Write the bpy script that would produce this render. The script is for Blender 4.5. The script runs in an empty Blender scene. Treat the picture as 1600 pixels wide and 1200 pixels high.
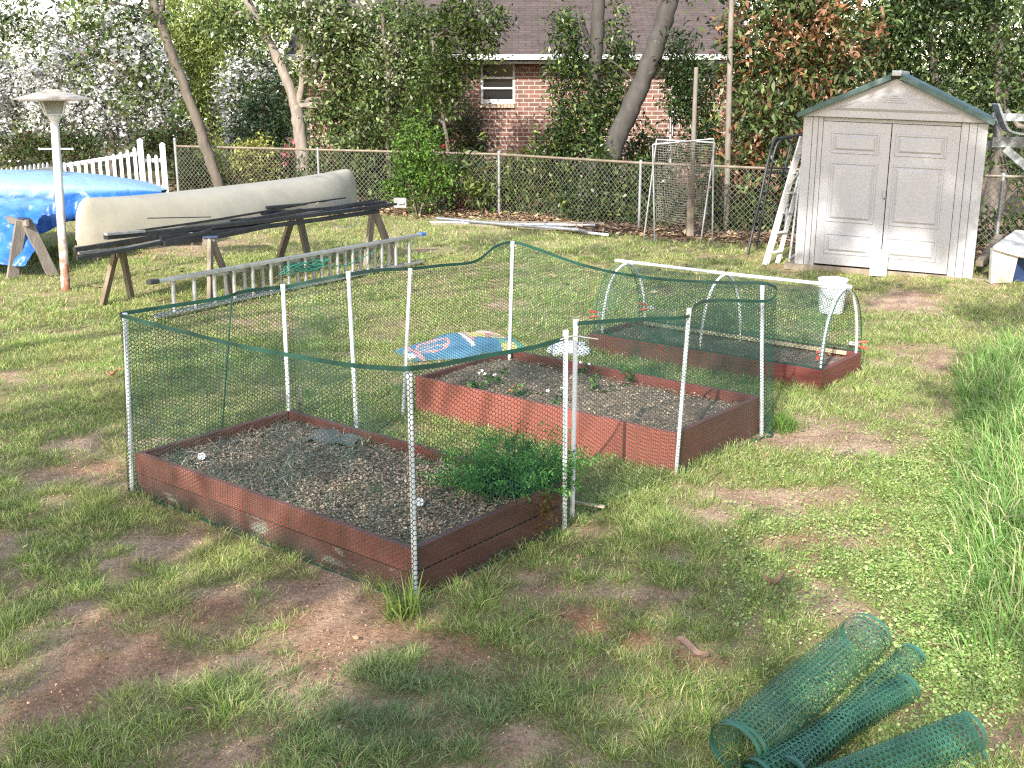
import bpy, math, random
import numpy as np
from mathutils import Vector, Matrix

random.seed(7)
RNG = np.random.default_rng(11)
SC = bpy.context.scene
COL = SC.collection
PI = math.pi

# ------------------------------------------------------------------ camera
F = 1764.0; CH = 2.58; PITCH = 0.2615
cP, sP = math.cos(PITCH), math.sin(PITCH)
cam = bpy.data.cameras.new('camera'); camo = bpy.data.objects.new('camera', cam); COL.objects.link(camo)
camo.location = (0, 0, CH); camo.rotation_euler = (PI/2 - PITCH, 0, 0)
cam.sensor_width = 36; cam.lens = F/1600*36; cam.clip_start = .05; cam.clip_end = 2000
SC.camera = camo

def gp(px, py, z=0.0):                      # survey helper: sight line of a photo point met with height z
    X = (px-800)/F; Y = (600-py)/F
    d = (X, cP+Y*sP, -sP+Y*cP); t = (z-CH)/d[2]
    return Vector((d[0]*t, d[1]*t, z))
def at(px, py, y):                          # the same met with depth y
    X = (px-800)/F; Y = (600-py)/F
    d = (X, cP+Y*sP, -sP+Y*cP); t = y/d[1]
    return Vector((d[0]*t, y, CH+d[2]*t))
def proj(x, y, z=0.0):
    zz = z-CH; d = y*cP-zz*sP; u = y*sP+zz*cP
    return 800+F*x/d, 600-F*u/d

# ------------------------------------------------------------------ light
EL = math.radians(31); SAZ = math.atan2(-.36, -.93)
SDIR = Vector((math.sin(SAZ)*math.cos(EL), math.cos(SAZ)*math.cos(EL), math.sin(EL)))
w = bpy.data.worlds.new('World'); SC.world = w; w.use_nodes = True
nt = w.node_tree; sky = nt.nodes.new('ShaderNodeTexSky'); sky.sky_type = 'NISHITA'; sky.sun_disc = False
sky.sun_elevation = EL; sky.sun_rotation = SAZ % (2*PI); sky.air_density = 1.0; sky.dust_density = 1.0; sky.ozone_density = 1.0
tn_ = nt.nodes.new('ShaderNodeMix'); tn_.data_type = 'RGBA'; tn_.blend_type = 'MULTIPLY'; tn_.inputs[0].default_value = 1; tn_.inputs[7].default_value = (1.05, .97, .89, 1)
nt.links.new(sky.outputs[0], tn_.inputs[6]); nt.links.new(tn_.outputs[2], nt.nodes['Background'].inputs[0]); nt.nodes['Background'].inputs[1].default_value = 0.52
sl = bpy.data.lights.new('sun', 'SUN'); sl.energy = 9.2; sl.angle = math.radians(.5); sl.color = (1, .97, .915)
so = bpy.data.objects.new('sun', sl); COL.objects.link(so); so.rotation_euler = SDIR.to_track_quat('Z', 'Y').to_euler()
so.location = SDIR*60
SC.view_settings.view_transform = 'Standard'; SC.view_settings.look = 'None'; SC.view_settings.exposure = 0; SC.view_settings.gamma = 1
SC.render.engine = 'CYCLES'
SC.cycles.max_bounces = 7; SC.cycles.diffuse_bounces = 3; SC.cycles.transparent_max_bounces = 8
SC.cycles.filter_width = 1.2; SC.cycles.use_light_tree = False
try: SC.cycles.sampling_pattern = 'TABULATED_SOBOL'
except Exception: pass
try:
    SC.cycles.use_denoising = False; SC.cycles.denoiser = 'OPENIMAGEDENOISE'
except Exception: pass

# ------------------------------------------------------------------ noise
_T = np.random.default_rng(3).random((256, 256))
def vn(x, y, sc=1.0, off=0):
    x = np.asarray(x, float)/sc + 37.3*off + 1000; y = np.asarray(y, float)/sc + 91.7*off + 1000
    xi = np.floor(x).astype(int); yi = np.floor(y).astype(int); fx = x-xi; fy = y-yi
    fx = fx*fx*(3-2*fx); fy = fy*fy*(3-2*fy)
    a = _T[xi % 256, yi % 256]; b = _T[(xi+1) % 256, yi % 256]; c = _T[xi % 256, (yi+1) % 256]; d = _T[(xi+1) % 256, (yi+1) % 256]
    return (a*(1-fx)+b*fx)*(1-fy)+(c*(1-fx)+d*fx)*fy
def fbm(x, y, sc=1.0, off=0, n=4):
    s = 0; a = .5; t = 0
    for i in range(n):
        s = s+a*vn(x, y, sc/2**i, off+i*5); t += a; a *= .5
    return s/t
def sstep(a, b, x):
    t = np.clip((x-a)/(b-a), 0, 1); return t*t*(3-2*t)

# ------------------------------------------------------------------ materials
def nodes_of(name):
    m = bpy.data.materials.new(name); m.use_nodes = True
    return m, m.node_tree, m.node_tree.nodes, m.node_tree.links, m.node_tree.nodes['Principled BSDF']
def pm(name, stops, scale=8, rough=.6, bump=.2, bscale=None, metal=0, spec=.4, stretch=(1, 1, 1), detail=6, top=None, streak=None, coat=0, rot=0):
    """noise-driven colour between STOPS [(pos, rgb)], noise bump; top=(z0,z1,rgb,amount) soils the low part."""
    m, t, N, L, B = nodes_of(name)
    tc = N.new('ShaderNodeTexCoord'); mp = N.new('ShaderNodeMapping'); mp.inputs['Scale'].default_value = stretch; mp.inputs['Rotation'].default_value[2] = -rot
    L.new(tc.outputs['Object'], mp.inputs[0])
    n = N.new('ShaderNodeTexNoise'); n.inputs['Scale'].default_value = scale; n.inputs['Detail'].default_value = detail; n.inputs['Roughness'].default_value = .62
    L.new(mp.outputs[0], n.inputs['Vector'])
    r = N.new('ShaderNodeValToRGB'); e = r.color_ramp.elements
    while len(e) < len(stops): e.new(.5)
    for q, (p_, c_) in zip(e, stops): q.position = p_; q.color = (*c_, 1)
    L.new(n.outputs[0], r.inputs[0]); out = r.outputs[0]
    if streak:                                    # second, coarser stain layer
        n2 = N.new('ShaderNodeTexNoise'); n2.inputs['Scale'].default_value = streak[0]; n2.inputs['Detail'].default_value = 5
        mp2 = N.new('ShaderNodeMapping'); mp2.inputs['Scale'].default_value = streak[1]; L.new(tc.outputs['Object'], mp2.inputs[0]); L.new(mp2.outputs[0], n2.inputs['Vector'])
        r2 = N.new('ShaderNodeValToRGB'); r2.color_ramp.elements[0].position = streak[3]; r2.color_ramp.elements[1].position = streak[4]; L.new(n2.outputs[0], r2.inputs[0])
        mx = N.new('ShaderNodeMix'); mx.data_type = 'RGBA'; L.new(r2.outputs[0], mx.inputs[0]); L.new(out, mx.inputs[6]); mx.inputs[7].default_value = (*streak[2], 1); out = mx.outputs[2]
    if top:
        sx = N.new('ShaderNodeSeparateXYZ'); L.new(tc.outputs['Object'], sx.inputs[0])
        mr = N.new('ShaderNodeMapRange'); mr.inputs[1].default_value = top[0]; mr.inputs[2].default_value = top[1]; mr.inputs[3].default_value = top[3]; mr.inputs[4].default_value = 0
        L.new(sx.outputs[2], mr.inputs[0]); mm = N.new('ShaderNodeMath'); mm.operation = 'MULTIPLY'; L.new(mr.outputs[0], mm.inputs[0])
        n3 = N.new('ShaderNodeTexNoise'); n3.inputs['Scale'].default_value = 9; n3.inputs['Detail'].default_value = 5; L.new(tc.outputs['Object'], n3.inputs['Vector'])
        r3 = N.new('ShaderNodeMapRange'); r3.inputs[1].default_value = .35; r3.inputs[2].default_value = .6; L.new(n3.outputs[0], r3.inputs[0]); L.new(r3.outputs[0], mm.inputs[1])
        mx = N.new('ShaderNodeMix'); mx.data_type = 'RGBA'; L.new(mm.outputs[0], mx.inputs[0]); L.new(out, mx.inputs[6]); mx.inputs[7].default_value = (*top[2], 1); out = mx.outputs[2]
    L.new(out, B.inputs['Base Color']); B.inputs['Roughness'].default_value = rough; B.inputs['Metallic'].default_value = metal
    B.inputs['Specular IOR Level'].default_value = spec; B.inputs['Coat Weight'].default_value = coat
    if bump:
        nb = N.new('ShaderNodeTexNoise'); nb.inputs['Scale'].default_value = bscale or scale*3; nb.inputs['Detail'].default_value = 6; L.new(mp.outputs[0], nb.inputs['Vector'])
        b = N.new('ShaderNodeBump'); b.inputs['Strength'].default_value = bump; b.inputs['Distance'].default_value = .02; L.new(nb.outputs[0], b.inputs['Height']); L.new(b.outputs[0], B.inputs['Normal'])
    return m
def leafmat(name, rough=.5, trans=.35, spec=.35, tint=(1.5, 1.35, .6)):
    m, t, N, L, B = nodes_of(name)
    a = N.new('ShaderNodeAttribute'); a.attribute_name = 'col'
    L.new(a.outputs[0], B.inputs['Base Color']); B.inputs['Roughness'].default_value = rough; B.inputs['Specular IOR Level'].default_value = spec
    tr = N.new('ShaderNodeBsdfTranslucent'); g = N.new('ShaderNodeMix'); g.data_type = 'RGBA'; g.blend_type = 'MULTIPLY'; g.inputs[0].default_value = 1
    L.new(a.outputs[0], g.inputs[6]); g.inputs[7].default_value = (*tint, 1); L.new(g.outputs[2], tr.inputs[0])
    mx = N.new('ShaderNodeMixShader'); mx.inputs[0].default_value = trans
    L.new(B.outputs[0], mx.inputs[1]); L.new(tr.outputs[0], mx.inputs[2]); L.new(mx.outputs[0], N['Material Output'].inputs[0])
    return m
def attrmat(name, rough=.6, spec=.3, bump=0, bscale=30):
    m, t, N, L, B = nodes_of(name)
    a = N.new('ShaderNodeAttribute'); a.attribute_name = 'col'; L.new(a.outputs[0], B.inputs['Base Color'])
    B.inputs['Roughness'].default_value = rough; B.inputs['Specular IOR Level'].default_value = spec
    if bump:
        tc = N.new('ShaderNodeTexCoord'); nb = N.new('ShaderNodeTexNoise'); nb.inputs['Scale'].default_value = bscale; nb.inputs['Detail'].default_value = 6; L.new(tc.outputs['Object'], nb.inputs['Vector'])
        b = N.new('ShaderNodeBump'); b.inputs['Strength'].default_value = bump; b.inputs['Distance'].default_value = .02; L.new(nb.outputs[0], b.inputs['Height']); L.new(b.outputs[0], B.inputs['Normal'])
    return m

M = {}
M['leaf'] = leafmat('leaf', .55, .35, .22)
M['gloss_leaf'] = leafmat('gloss_leaf', .38, .3, .4)
M['petal'] = leafmat('petal', .7, .3, .1, (1, 1, 1))
M['grass'] = leafmat('grass', .5, .4, .25, (1.35, 1.25, .75))
M['chips'] = attrmat('chips', .9, .15)
M['print'] = attrmat('bag_print', .32, .5, .25, 14)
M['pvc'] = pm('white_pvc', [(.3, (.55, .56, .56)), (.7, (.66, .67, .66))], 7, .42, .05, spec=.45, top=(0, .3, (.35, .27, .2), .6))
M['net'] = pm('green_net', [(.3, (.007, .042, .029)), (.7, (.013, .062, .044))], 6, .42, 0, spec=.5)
M['netlight'] = pm('green_net_roll', [(.3, (.032, .115, .066)), (.7, (.055, .165, .098))], 6, .45, 0, spec=.4)  # paler copy of the net green, sunlight mixed into the colour
M['redfront'] = pm('red_paint_worn', [(.3, (.18, .052, .04)), (.55, (.215, .064, .048)), (.75, (.245, .078, .06))], 5, .62, .22, 40, stretch=(.3, 1, 1), rot=2.457, streak=(1.9, (1, 1, 1.2), (.11, .045, .038), .55, .8), top=(0, .16, (.10, .075, .06), .8))  # worn red, with shade on the boards also mixed into its dark streaks
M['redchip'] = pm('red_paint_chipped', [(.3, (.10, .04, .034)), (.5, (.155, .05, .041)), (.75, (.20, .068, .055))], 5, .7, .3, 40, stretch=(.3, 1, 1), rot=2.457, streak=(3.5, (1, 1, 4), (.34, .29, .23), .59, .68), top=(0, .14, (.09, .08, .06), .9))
M['redlit'] = pm('red_paint', [(.3, (.23, .066, .046)), (.55, (.26, .077, .053)), (.75, (.29, .092, .066))], 5, .6, .3, 40, stretch=(.3, 1, 1), rot=2.457, streak=(1.6, (1, 1, 4), (.24, .07, .055), .5, .75), top=(0, .07, (.14, .09, .06), .8))  # red brightened for the sunlit front board, light mixed into the colour
M['reddark'] = pm('dark_red_paint', [(.3, (.11, .03, .025)), (.55, (.135, .037, .03)), (.75, (.16, .048, .038))], 5, .5, .35, 40, stretch=(.2, .2, 1), streak=(3, (1, 1, 2), (.09, .03, .025), .55, .8), top=(0, .06, (.10, .06, .04), .8))  # the same red darkened for boards in shade, shade mixed into the colour
M['oldwood'] = pm('weathered_wood', [(.3, (.14, .11, .075)), (.55, (.24, .195, .14)), (.75, (.32, .275, .21))], 6, .85, .4, 30, stretch=(1, 1, .25))
M['greywood'] = pm('grey_wood', [(.3, (.11, .092, .072)), (.55, (.18, .155, .125)), (.75, (.25, .22, .18))], 7, .85, .4, 30, stretch=(1, 1, .3))
M['brownwood'] = pm('brown_wood', [(.3, (.13, .095, .06)), (.6, (.22, .165, .11)), (.8, (.30, .24, .17))], 7, .8, .35, 30, stretch=(1, 1, .3))
M['darkmetal'] = pm('dark_rail', [(.3, (.012, .013, .014)), (.6, (.022, .023, .023)), (.8, (.05, .05, .048))], 9, .5, .15, spec=.4)
M['greyrail'] = pm('grey_rail', [(.3, (.17, .17, .16)), (.7, (.30, .30, .28))], 9, .5, .1)
M['alu'] = pm('aluminium', [(.3, (.34, .34, .335)), (.6, (.45, .45, .44)), (.8, (.55, .55, .54))], 10, .42, .12, metal=.65, streak=(6, (1, 1, 1), (.25, .23, .20), .58, .75))
M['galv'] = pm('galvanised', [(.3, (.22, .225, .225)), (.7, (.34, .345, .34))], 12, .45, .1, metal=.5)
M['wire'] = pm('fence_wire', [(.3, (.10, .097, .085)), (.7, (.19, .18, .16))], 3, .5, 0, metal=.3)
M['rail'] = pm('rusted_rail', [(.3, (.15, .115, .08)), (.6, (.22, .18, .13)), (.8, (.29, .26, .21))], 5, .55, .12, metal=.15)
M['bluecap'] = pm('blue_plastic', [(.3, (.06, .12, .28)), (.7, (.10, .20, .42))], 8, .5, .05)
M['darkblue'] = pm('dark_blue_pad', [(.3, (.02, .03, .07)), (.7, (.04, .06, .13))], 8, .6, .05)
M['blackcap'] = pm('black_plastic', [(.3, (.02, .02, .02)), (.7, (.05, .05, .05))], 8, .6, .05)
M['canoe'] = pm('canoe_hull', [(.25, (.285, .255, .19)), (.55, (.34, .305, .23)), (.8, (.385, .35, .27))], 2.5, .5, .06, 10, spec=.35, streak=(2.6, (1, 1, .5), (.24, .23, .18), .50, .78))
M['shed'] = pm('shed_plastic', [(.3, (.335, .327, .33)), (.6, (.365, .355, .356)), (.8, (.385, .376, .375))], 3, .5, .04, 7, streak=(1.4, (1, 1, .35), (.31, .312, .33), .5, .8), top=(0, .35, (.28, .265, .245), .6))
M['shedroof'] = pm('shed_roof_green', [(.3, (.03, .065, .055)), (.6, (.05, .09, .078)), (.8, (.12, .15, .135))], 5, .5, .12)
M['white'] = pm('white_paint', [(.3, (.50, .50, .49)), (.6, (.58, .58, .57)), (.85, (.64, .64, .63))], 5, .5, .1)
M['rustpole'] = pm('white_pole_rust', [(.3, (.5, .5, .48)), (.7, (.6, .6, .58))], 6, .5, .1, streak=(2.4, (3, 3, .35), (.30, .12, .06), .57, .66), top=(0, 1.3, (.27, .10, .05), 1.3))
M['hat'] = pm('lamp_roof', [(.3, (.27, .24, .2)), (.6, (.38, .35, .3)), (.8, (.44, .41, .36))], 6, .6, .15, streak=(5, (1, 1, 1), (.24, .15, .09), .55, .7))
M['roof'] = pm('roof_shingle', [(.3, (.066, .046, .038)), (.55, (.09, .065, .055)), (.8, (.115, .087, .075))], 3.5, .9, .4, 60, stretch=(1, 1, 1), streak=(1.3, (.5, 2, 2), (.06, .043, .037), .48, .75))
_m = M['roof']; _N = _m.node_tree.nodes; _L = _m.node_tree.links; _B = _N['Principled BSDF']; _src = _B.inputs['Base Color'].links[0].from_socket
_tc = _N.new('ShaderNodeTexCoord'); _sx = _N.new('ShaderNodeSeparateXYZ'); _L.new(_tc.outputs['Object'], _sx.inputs[0]); _cb = _N.new('ShaderNodeCombineXYZ'); _L.new(_sx.outputs[0], _cb.inputs[0]); _L.new(_sx.outputs[1], _cb.inputs[1])
_bk = _N.new('ShaderNodeTexBrick'); _bk.inputs['Scale'].default_value = 1; _bk.inputs['Brick Width'].default_value = .32; _bk.inputs['Row Height'].default_value = .14; _bk.inputs['Mortar Size'].default_value = .012; _bk.inputs['Color1'].default_value = (1.06, 1.06, 1.06, 1); _bk.inputs['Color2'].default_value = (.86, .85, .85, 1); _bk.inputs['Mortar'].default_value = (.55, .55, .55, 1); _L.new(_cb.outputs[0], _bk.inputs['Vector'])
_mx = _N.new('ShaderNodeMix'); _mx.data_type = 'RGBA'; _mx.blend_type = 'MULTIPLY'; _mx.inputs[0].default_value = 1; _L.new(_src, _mx.inputs[6]); _L.new(_bk.outputs[0], _mx.inputs[7]); _L.new(_mx.outputs[2], _B.inputs['Base Color'])
M['soffit'] = pm('soffit', [(.3, (.30, .29, .26)), (.7, (.42, .40, .36))], 5, .7, .1)
M['palebark'] = pm('pale_bark', [(.25, (.13, .105, .085)), (.5, (.22, .185, .15)), (.75, (.32, .28, .235))], 9, .9, .6, 26, stretch=(1, 1, .35), streak=(3, (1, 1, .6), (.16, .135, .11), .52, .66))
M['bark'] = pm('grey_bark', [(.25, (.06, .05, .04)), (.5, (.11, .09, .07)), (.75, (.18, .15, .12))], 9, .9, .7, 26, stretch=(1, 1, .35), streak=(3, (1, 1, .6), (.12, .10, .075), .52, .66))
M['darkbark'] = pm('dark_bark', [(.25, (.045, .038, .03)), (.5, (.10, .085, .07)), (.75, (.17, .15, .125))], 9, .9, .6, 26, stretch=(1, 1, .35))
M['smoothbark'] = pm('smooth_grey_bark', [(.25, (.036, .032, .027)), (.5, (.056, .05, .043)), (.75, (.08, .072, .063))], 7, .85, .35, 26, stretch=(1, 1, .5), streak=(7, (1, 1, 1.4), (.105, .10, .09), .66, .76))
M['soil2'] = pm('bed_soil', [(.3, (.12, .085, .06)), (.55, (.20, .145, .105)), (.75, (.28, .215, .16))], 22, .95, .9, 45)
M['soil1'] = pm('mulch_soil', [(.3, (.17, .125, .09)), (.55, (.26, .195, .145)), (.75, (.34, .27, .205))], 22, .95, .9, 45)
M['fabric'] = pm('landscape_fabric', [(.3, (.10, .092, .085)), (.7, (.17, .16, .148))], 8, .85, .3)
M['gold'] = pm('batten_wood', [(.3, (.30, .24, .14)), (.6, (.42, .35, .22)), (.8, (.5, .44, .31))], 8, .8, .2, stretch=(.4, .4, 1))
M['clampred'] = pm('clamp_handle_red', [(.3, (.45, .03, .015)), (.7, (.6, .06, .03))], 8, .4, 0)
M['clampjaw'] = pm('clamp_metal', [(.3, (.45, .45, .44)), (.7, (.62, .62, .6))], 8, .4, 0, metal=.5)
M['rope'] = pm('green_rope', [(.3, (.02, .15, .11)), (.7, (.04, .25, .18))], 40, .7, .3)
M['bucket'] = pm('bucket_plastic', [(.3, (.62, .63, .63)), (.7, (.72, .73, .73))], 6, .4, .05, top=(0, .2, (.45, .42, .38), .5))
M['bluein'] = pm('blue_lining', [(.3, (.02, .04, .10)), (.7, (.04, .07, .18))], 6, .5, .1)
M['boxwhite'] = pm('old_white_plastic', [(.3, (.36, .34, .30)), (.55, (.52, .5, .45)), (.8, (.60, .59, .55))], 4, .6, .2, top=(0, .4, (.2, .2, .1), .7))
M['camo'] = pm('flaking_grey_paint', [(.34, (.10, .11, .105)), (.5, (.20, .21, .205)), (.62, (.42, .44, .45))], 7, .75, .2)
M['bag_white'] = pm('white_plastic_bag', [(.3, (.55, .57, .60)), (.7, (.74, .76, .78))], 6, .4, .5, 12)

# tarp: saturated blue weave, paler on top, where sunlight is painted into the colour
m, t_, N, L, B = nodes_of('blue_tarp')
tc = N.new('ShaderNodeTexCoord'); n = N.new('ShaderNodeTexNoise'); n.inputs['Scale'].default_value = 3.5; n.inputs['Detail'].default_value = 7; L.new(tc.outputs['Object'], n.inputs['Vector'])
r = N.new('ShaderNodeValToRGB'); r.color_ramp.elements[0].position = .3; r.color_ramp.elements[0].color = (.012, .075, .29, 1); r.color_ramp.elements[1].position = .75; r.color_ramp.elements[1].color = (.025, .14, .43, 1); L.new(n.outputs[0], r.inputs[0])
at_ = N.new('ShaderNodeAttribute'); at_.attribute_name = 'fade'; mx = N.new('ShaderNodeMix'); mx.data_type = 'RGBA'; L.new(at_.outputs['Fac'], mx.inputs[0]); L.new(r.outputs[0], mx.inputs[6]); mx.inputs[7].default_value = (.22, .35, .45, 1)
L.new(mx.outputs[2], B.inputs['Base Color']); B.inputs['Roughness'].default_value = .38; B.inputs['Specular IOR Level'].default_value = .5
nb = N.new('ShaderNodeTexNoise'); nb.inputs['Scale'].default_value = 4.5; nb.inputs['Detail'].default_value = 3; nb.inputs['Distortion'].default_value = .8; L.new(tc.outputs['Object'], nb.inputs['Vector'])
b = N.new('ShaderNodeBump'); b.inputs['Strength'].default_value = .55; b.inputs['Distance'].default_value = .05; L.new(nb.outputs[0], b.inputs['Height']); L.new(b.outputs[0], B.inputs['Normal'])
M['tarp'] = m

# brick
m, t_, N, L, B = nodes_of('brick')
tc = N.new('ShaderNodeTexCoord'); sx = N.new('ShaderNodeSeparateXYZ'); L.new(tc.outputs['Object'], sx.inputs[0])
cb = N.new('ShaderNodeCombineXYZ'); ad = N.new('ShaderNodeMath'); ad.operation = 'ADD'; L.new(sx.outputs[0], ad.inputs[0]); L.new(sx.outputs[1], ad.inputs[1]); L.new(ad.outputs[0], cb.inputs[0]); L.new(sx.outputs[2], cb.inputs[1])
bk = N.new('ShaderNodeTexBrick'); bk.inputs['Scale'].default_value = 1; bk.inputs['Brick Width'].default_value = .27; bk.inputs['Row Height'].default_value = .1; bk.inputs['Mortar Size'].default_value = .011; bk.inputs['Mortar Smooth'].default_value = .2; bk.inputs['Bias'].default_value = -.1
bk.inputs['Color1'].default_value = (.205, .098, .07, 1); bk.inputs['Color2'].default_value = (.13, .068, .053, 1); bk.inputs['Mortar'].default_value = (.36, .325, .285, 1); L.new(cb.outputs[0], bk.inputs['Vector'])
n = N.new('ShaderNodeTexNoise'); n.inputs['Scale'].default_value = 5; n.inputs['Detail'].default_value = 8; L.new(tc.outputs['Object'], n.inputs['Vector'])
r = N.new('ShaderNodeMapRange'); r.inputs[3].default_value = .6; r.inputs[4].default_value = 1.4; L.new(n.outputs[0], r.inputs[0])
mx = N.new('ShaderNodeMix'); mx.data_type = 'RGBA'; mx.blend_type = 'MULTIPLY'; mx.inputs[0].default_value = 1; L.new(bk.outputs[0], mx.inputs[6]); L.new(r.outputs[0], mx.inputs[7]); L.new(mx.outputs[2], B.inputs['Base Color'])
B.inputs['Roughness'].default_value = .9; b = N.new('ShaderNodeBump'); b.inputs['Strength'].default_value = .5; b.inputs['Distance'].default_value = .01; b.invert = True; L.new(bk.outputs[1], b.inputs['Height']); L.new(b.outputs[0], B.inputs['Normal'])
M['brick'] = m
# glass
m, t_, N, L, B = nodes_of('window_glass'); B.inputs['Base Color'].default_value = (.012, .014, .016, 1); B.inputs['Roughness'].default_value = .12; B.inputs['Specular IOR Level'].default_value = .12
M['glass'] = m
m, t_, N, L, B = nodes_of('lantern_glass'); B.inputs['Base Color'].default_value = (.42, .40, .34, 1); B.inputs['Roughness'].default_value = .25; B.inputs['Transmission Weight'].default_value = .55
n = N.new('ShaderNodeTexNoise'); n.inputs['Scale'].default_value = 12; r = N.new('ShaderNodeValToRGB'); r.color_ramp.elements[0].color = (.25, .22, .16, 1); r.color_ramp.elements[1].color = (.55, .54, .48, 1); L.new(n.outputs[0], r.inputs[0]); L.new(r.outputs[0], B.inputs['Base Color'])
M['lantern'] = m
# ground
m, t_, N, L, B = nodes_of('ground')
tc = N.new('ShaderNodeTexCoord'); a = N.new('ShaderNodeAttribute'); a.attribute_name = 'col'
n = N.new('ShaderNodeTexNoise'); n.inputs['Scale'].default_value = 34; n.inputs['Detail'].default_value = 9; n.inputs['Roughness'].default_value = .75; L.new(tc.outputs['Object'], n.inputs['Vector'])
r = N.new('ShaderNodeMapRange'); r.inputs[1].default_value = .25; r.inputs[2].default_value = .75; r.inputs[3].default_value = .45; r.inputs[4].default_value = 1.5; L.new(n.outputs[0], r.inputs[0])
mx = N.new('ShaderNodeMix'); mx.data_type = 'RGBA'; mx.blend_type = 'MULTIPLY'; mx.inputs[0].default_value = 1; L.new(a.outputs[0], mx.inputs[6]); L.new(r.outputs[0], mx.inputs[7]); L.new(mx.outputs[2], B.inputs['Base Color'])
B.inputs['Roughness'].default_value = .95; B.inputs['Specular IOR Level'].default_value = .15
vo = N.new('ShaderNodeTexVoronoi'); vo.inputs['Scale'].default_value = 70; L.new(tc.outputs['Object'], vo.inputs['Vector'])
r2 = N.new('ShaderNodeMapRange'); r2.inputs[1].default_value = 0; r2.inputs[2].default_value = .7; r2.inputs[3].default_value = 1.25; r2.inputs[4].default_value = .55; L.new(vo.outputs['Distance'], r2.inputs[0])
mx2 = N.new('ShaderNodeMix'); mx2.data_type = 'RGBA'; mx2.blend_type = 'MULTIPLY'; mx2.inputs[0].default_value = .4; L.new(mx.outputs[2], mx2.inputs[6]); L.new(r2.outputs[0], mx2.inputs[7]); L.new(mx2.outputs[2], B.inputs['Base Color'])
b = N.new('ShaderNodeBump'); b.inputs['Strength'].default_value = 1; b.inputs['Distance'].default_value = .03; L.new(n.outputs[0], b.inputs['Height']); L.new(b.outputs[0], B.inputs['Normal'])
M['ground'] = m

# ------------------------------------------------------------------ object helpers
def tag(o, label=None, cat=None, group=None, kind=None):
    if label: o['label'] = label
    if cat: o['category'] = cat
    if group: o['group'] = group
    if kind: o['kind'] = kind
    return o
def empty(name, loc, label, cat, group=None):
    o = bpy.data.objects.new(name, None); COL.objects.link(o); o.location = loc; o.empty_display_size = .1
    return tag(o, label, cat, group)
def wloc(o):
    v = Vector((0, 0, 0))
    while o is not None: v += o.location; o = o.parent
    return v
class MB:
    def __init__(s): s.v = []; s.f = []
    def add(s, vs, fs):
        k = len(s.v); s.v += [tuple(q) for q in vs]; s.f += [tuple(i+k for i in f) for f in fs]; return s
    def frame(s, c, ax, ay, az, hx, hy, hz):
        c = Vector(c); P = []
        for z in (-1, 1):
            for y in (-1, 1):
                for x in (-1, 1): P.append(c+ax*hx*x+ay*hy*y+az*hz*z)
        return s.add(P, [(0, 2, 3, 1), (4, 5, 7, 6), (0, 1, 5, 4), (1, 3, 7, 5), (3, 2, 6, 7), (2, 0, 4, 6)])
    def box(s, c, sz, rz=0):
        ax = Vector((math.cos(rz), math.sin(rz), 0)); ay = Vector((-math.sin(rz), math.cos(rz), 0))
        return s.frame(c, ax, ay, Vector((0, 0, 1)), sz[0]/2, sz[1]/2, sz[2]/2)
    def bar(s, a, b, wd, h, up=(0, 0, 1)):
        a = Vector(a); b = Vector(b); ax = (b-a).normalized(); ay = Vector(up).cross(ax)
        if ay.length < 1e-4: ay = Vector((1, 0, 0)).cross(ax)
        ay.normalize(); az = ax.cross(ay)
        return s.frame((a+b)/2, ax, ay, az, (b-a).length/2, wd/2, h/2)
    def tube(s, pts, r, n=8, cap=True):
        pts = [Vector(p) for p in pts]; m = len(pts); rr = r if isinstance(r, (list, tuple)) else [r]*m
        ref = None; V = []
        for i in range(m):
            d = (pts[min(i+1, m-1)]-pts[max(i-1, 0)]).normalized()
            if ref is None: ref = Vector((0, 0, 1)) if abs(d.z) < .9 else Vector((1, 0, 0))
            x = ref-d*ref.dot(d); x.normalize(); y = d.cross(x); ref = x
            for k in range(n):
                a = 2*PI*k/n; V.append(pts[i]+x*math.cos(a)*rr[i]+y*math.sin(a)*rr[i])
        Fs = [(i*n+k, i*n+(k+1) % n, (i+1)*n+(k+1) % n, (i+1)*n+k) for i in range(m-1) for k in range(n)]
        if cap: Fs += [tuple(range(n))[::-1], tuple((m-1)*n+k for k in range(n))]
        return s.add(V, Fs)
    def lathe(s, prof, c, n=24):
        c = Vector(c); V = [c+Vector((r*math.cos(2*PI*k/n), r*math.sin(2*PI*k/n), z)) for r, z in prof for k in range(n)]
        return s.add(V, [(i*n+k, i*n+(k+1) % n, (i+1)*n+(k+1) % n, (i+1)*n+k) for i in range(len(prof)-1) for k in range(n)])
    def poly(s, P, off):                         # extrude polygon P by vector off
        n = len(P); P = [Vector(p) for p in P]; off = Vector(off)
        return s.add(P+[p+off for p in P], [tuple(range(n))[::-1], tuple(range(n, 2*n))]+[(i, (i+1) % n, n+(i+1) % n, n+i) for i in range(n)])
    def build(s, name, mat, parent=None, bevel=0, smooth=False, label=None, loc=None):
        me = bpy.data.meshes.new(name); off = wloc(parent) if parent else (Vector(loc) if loc is not None else Vector((0, 0, 0)))
        me.from_pydata([tuple(Vector(q)-off) for q in s.v], [], s.f); me.materials.append(mat)
        o = bpy.data.objects.new(name, me); COL.objects.link(o)
        if parent: o.parent = parent
        elif loc is not None: o.location = loc
        if smooth:
            me.polygons.foreach_set('use_smooth', [True]*len(me.polygons))
            try: me.set_sharp_from_angle(angle=math.radians(42))
            except Exception: pass
        if bevel:
            bv = o.modifiers.new('bevel', 'BEVEL'); bv.width = bevel; bv.segments = 2; bv.limit_method = 'ANGLE'
        if label: o['label'] = label
        return o
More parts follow.
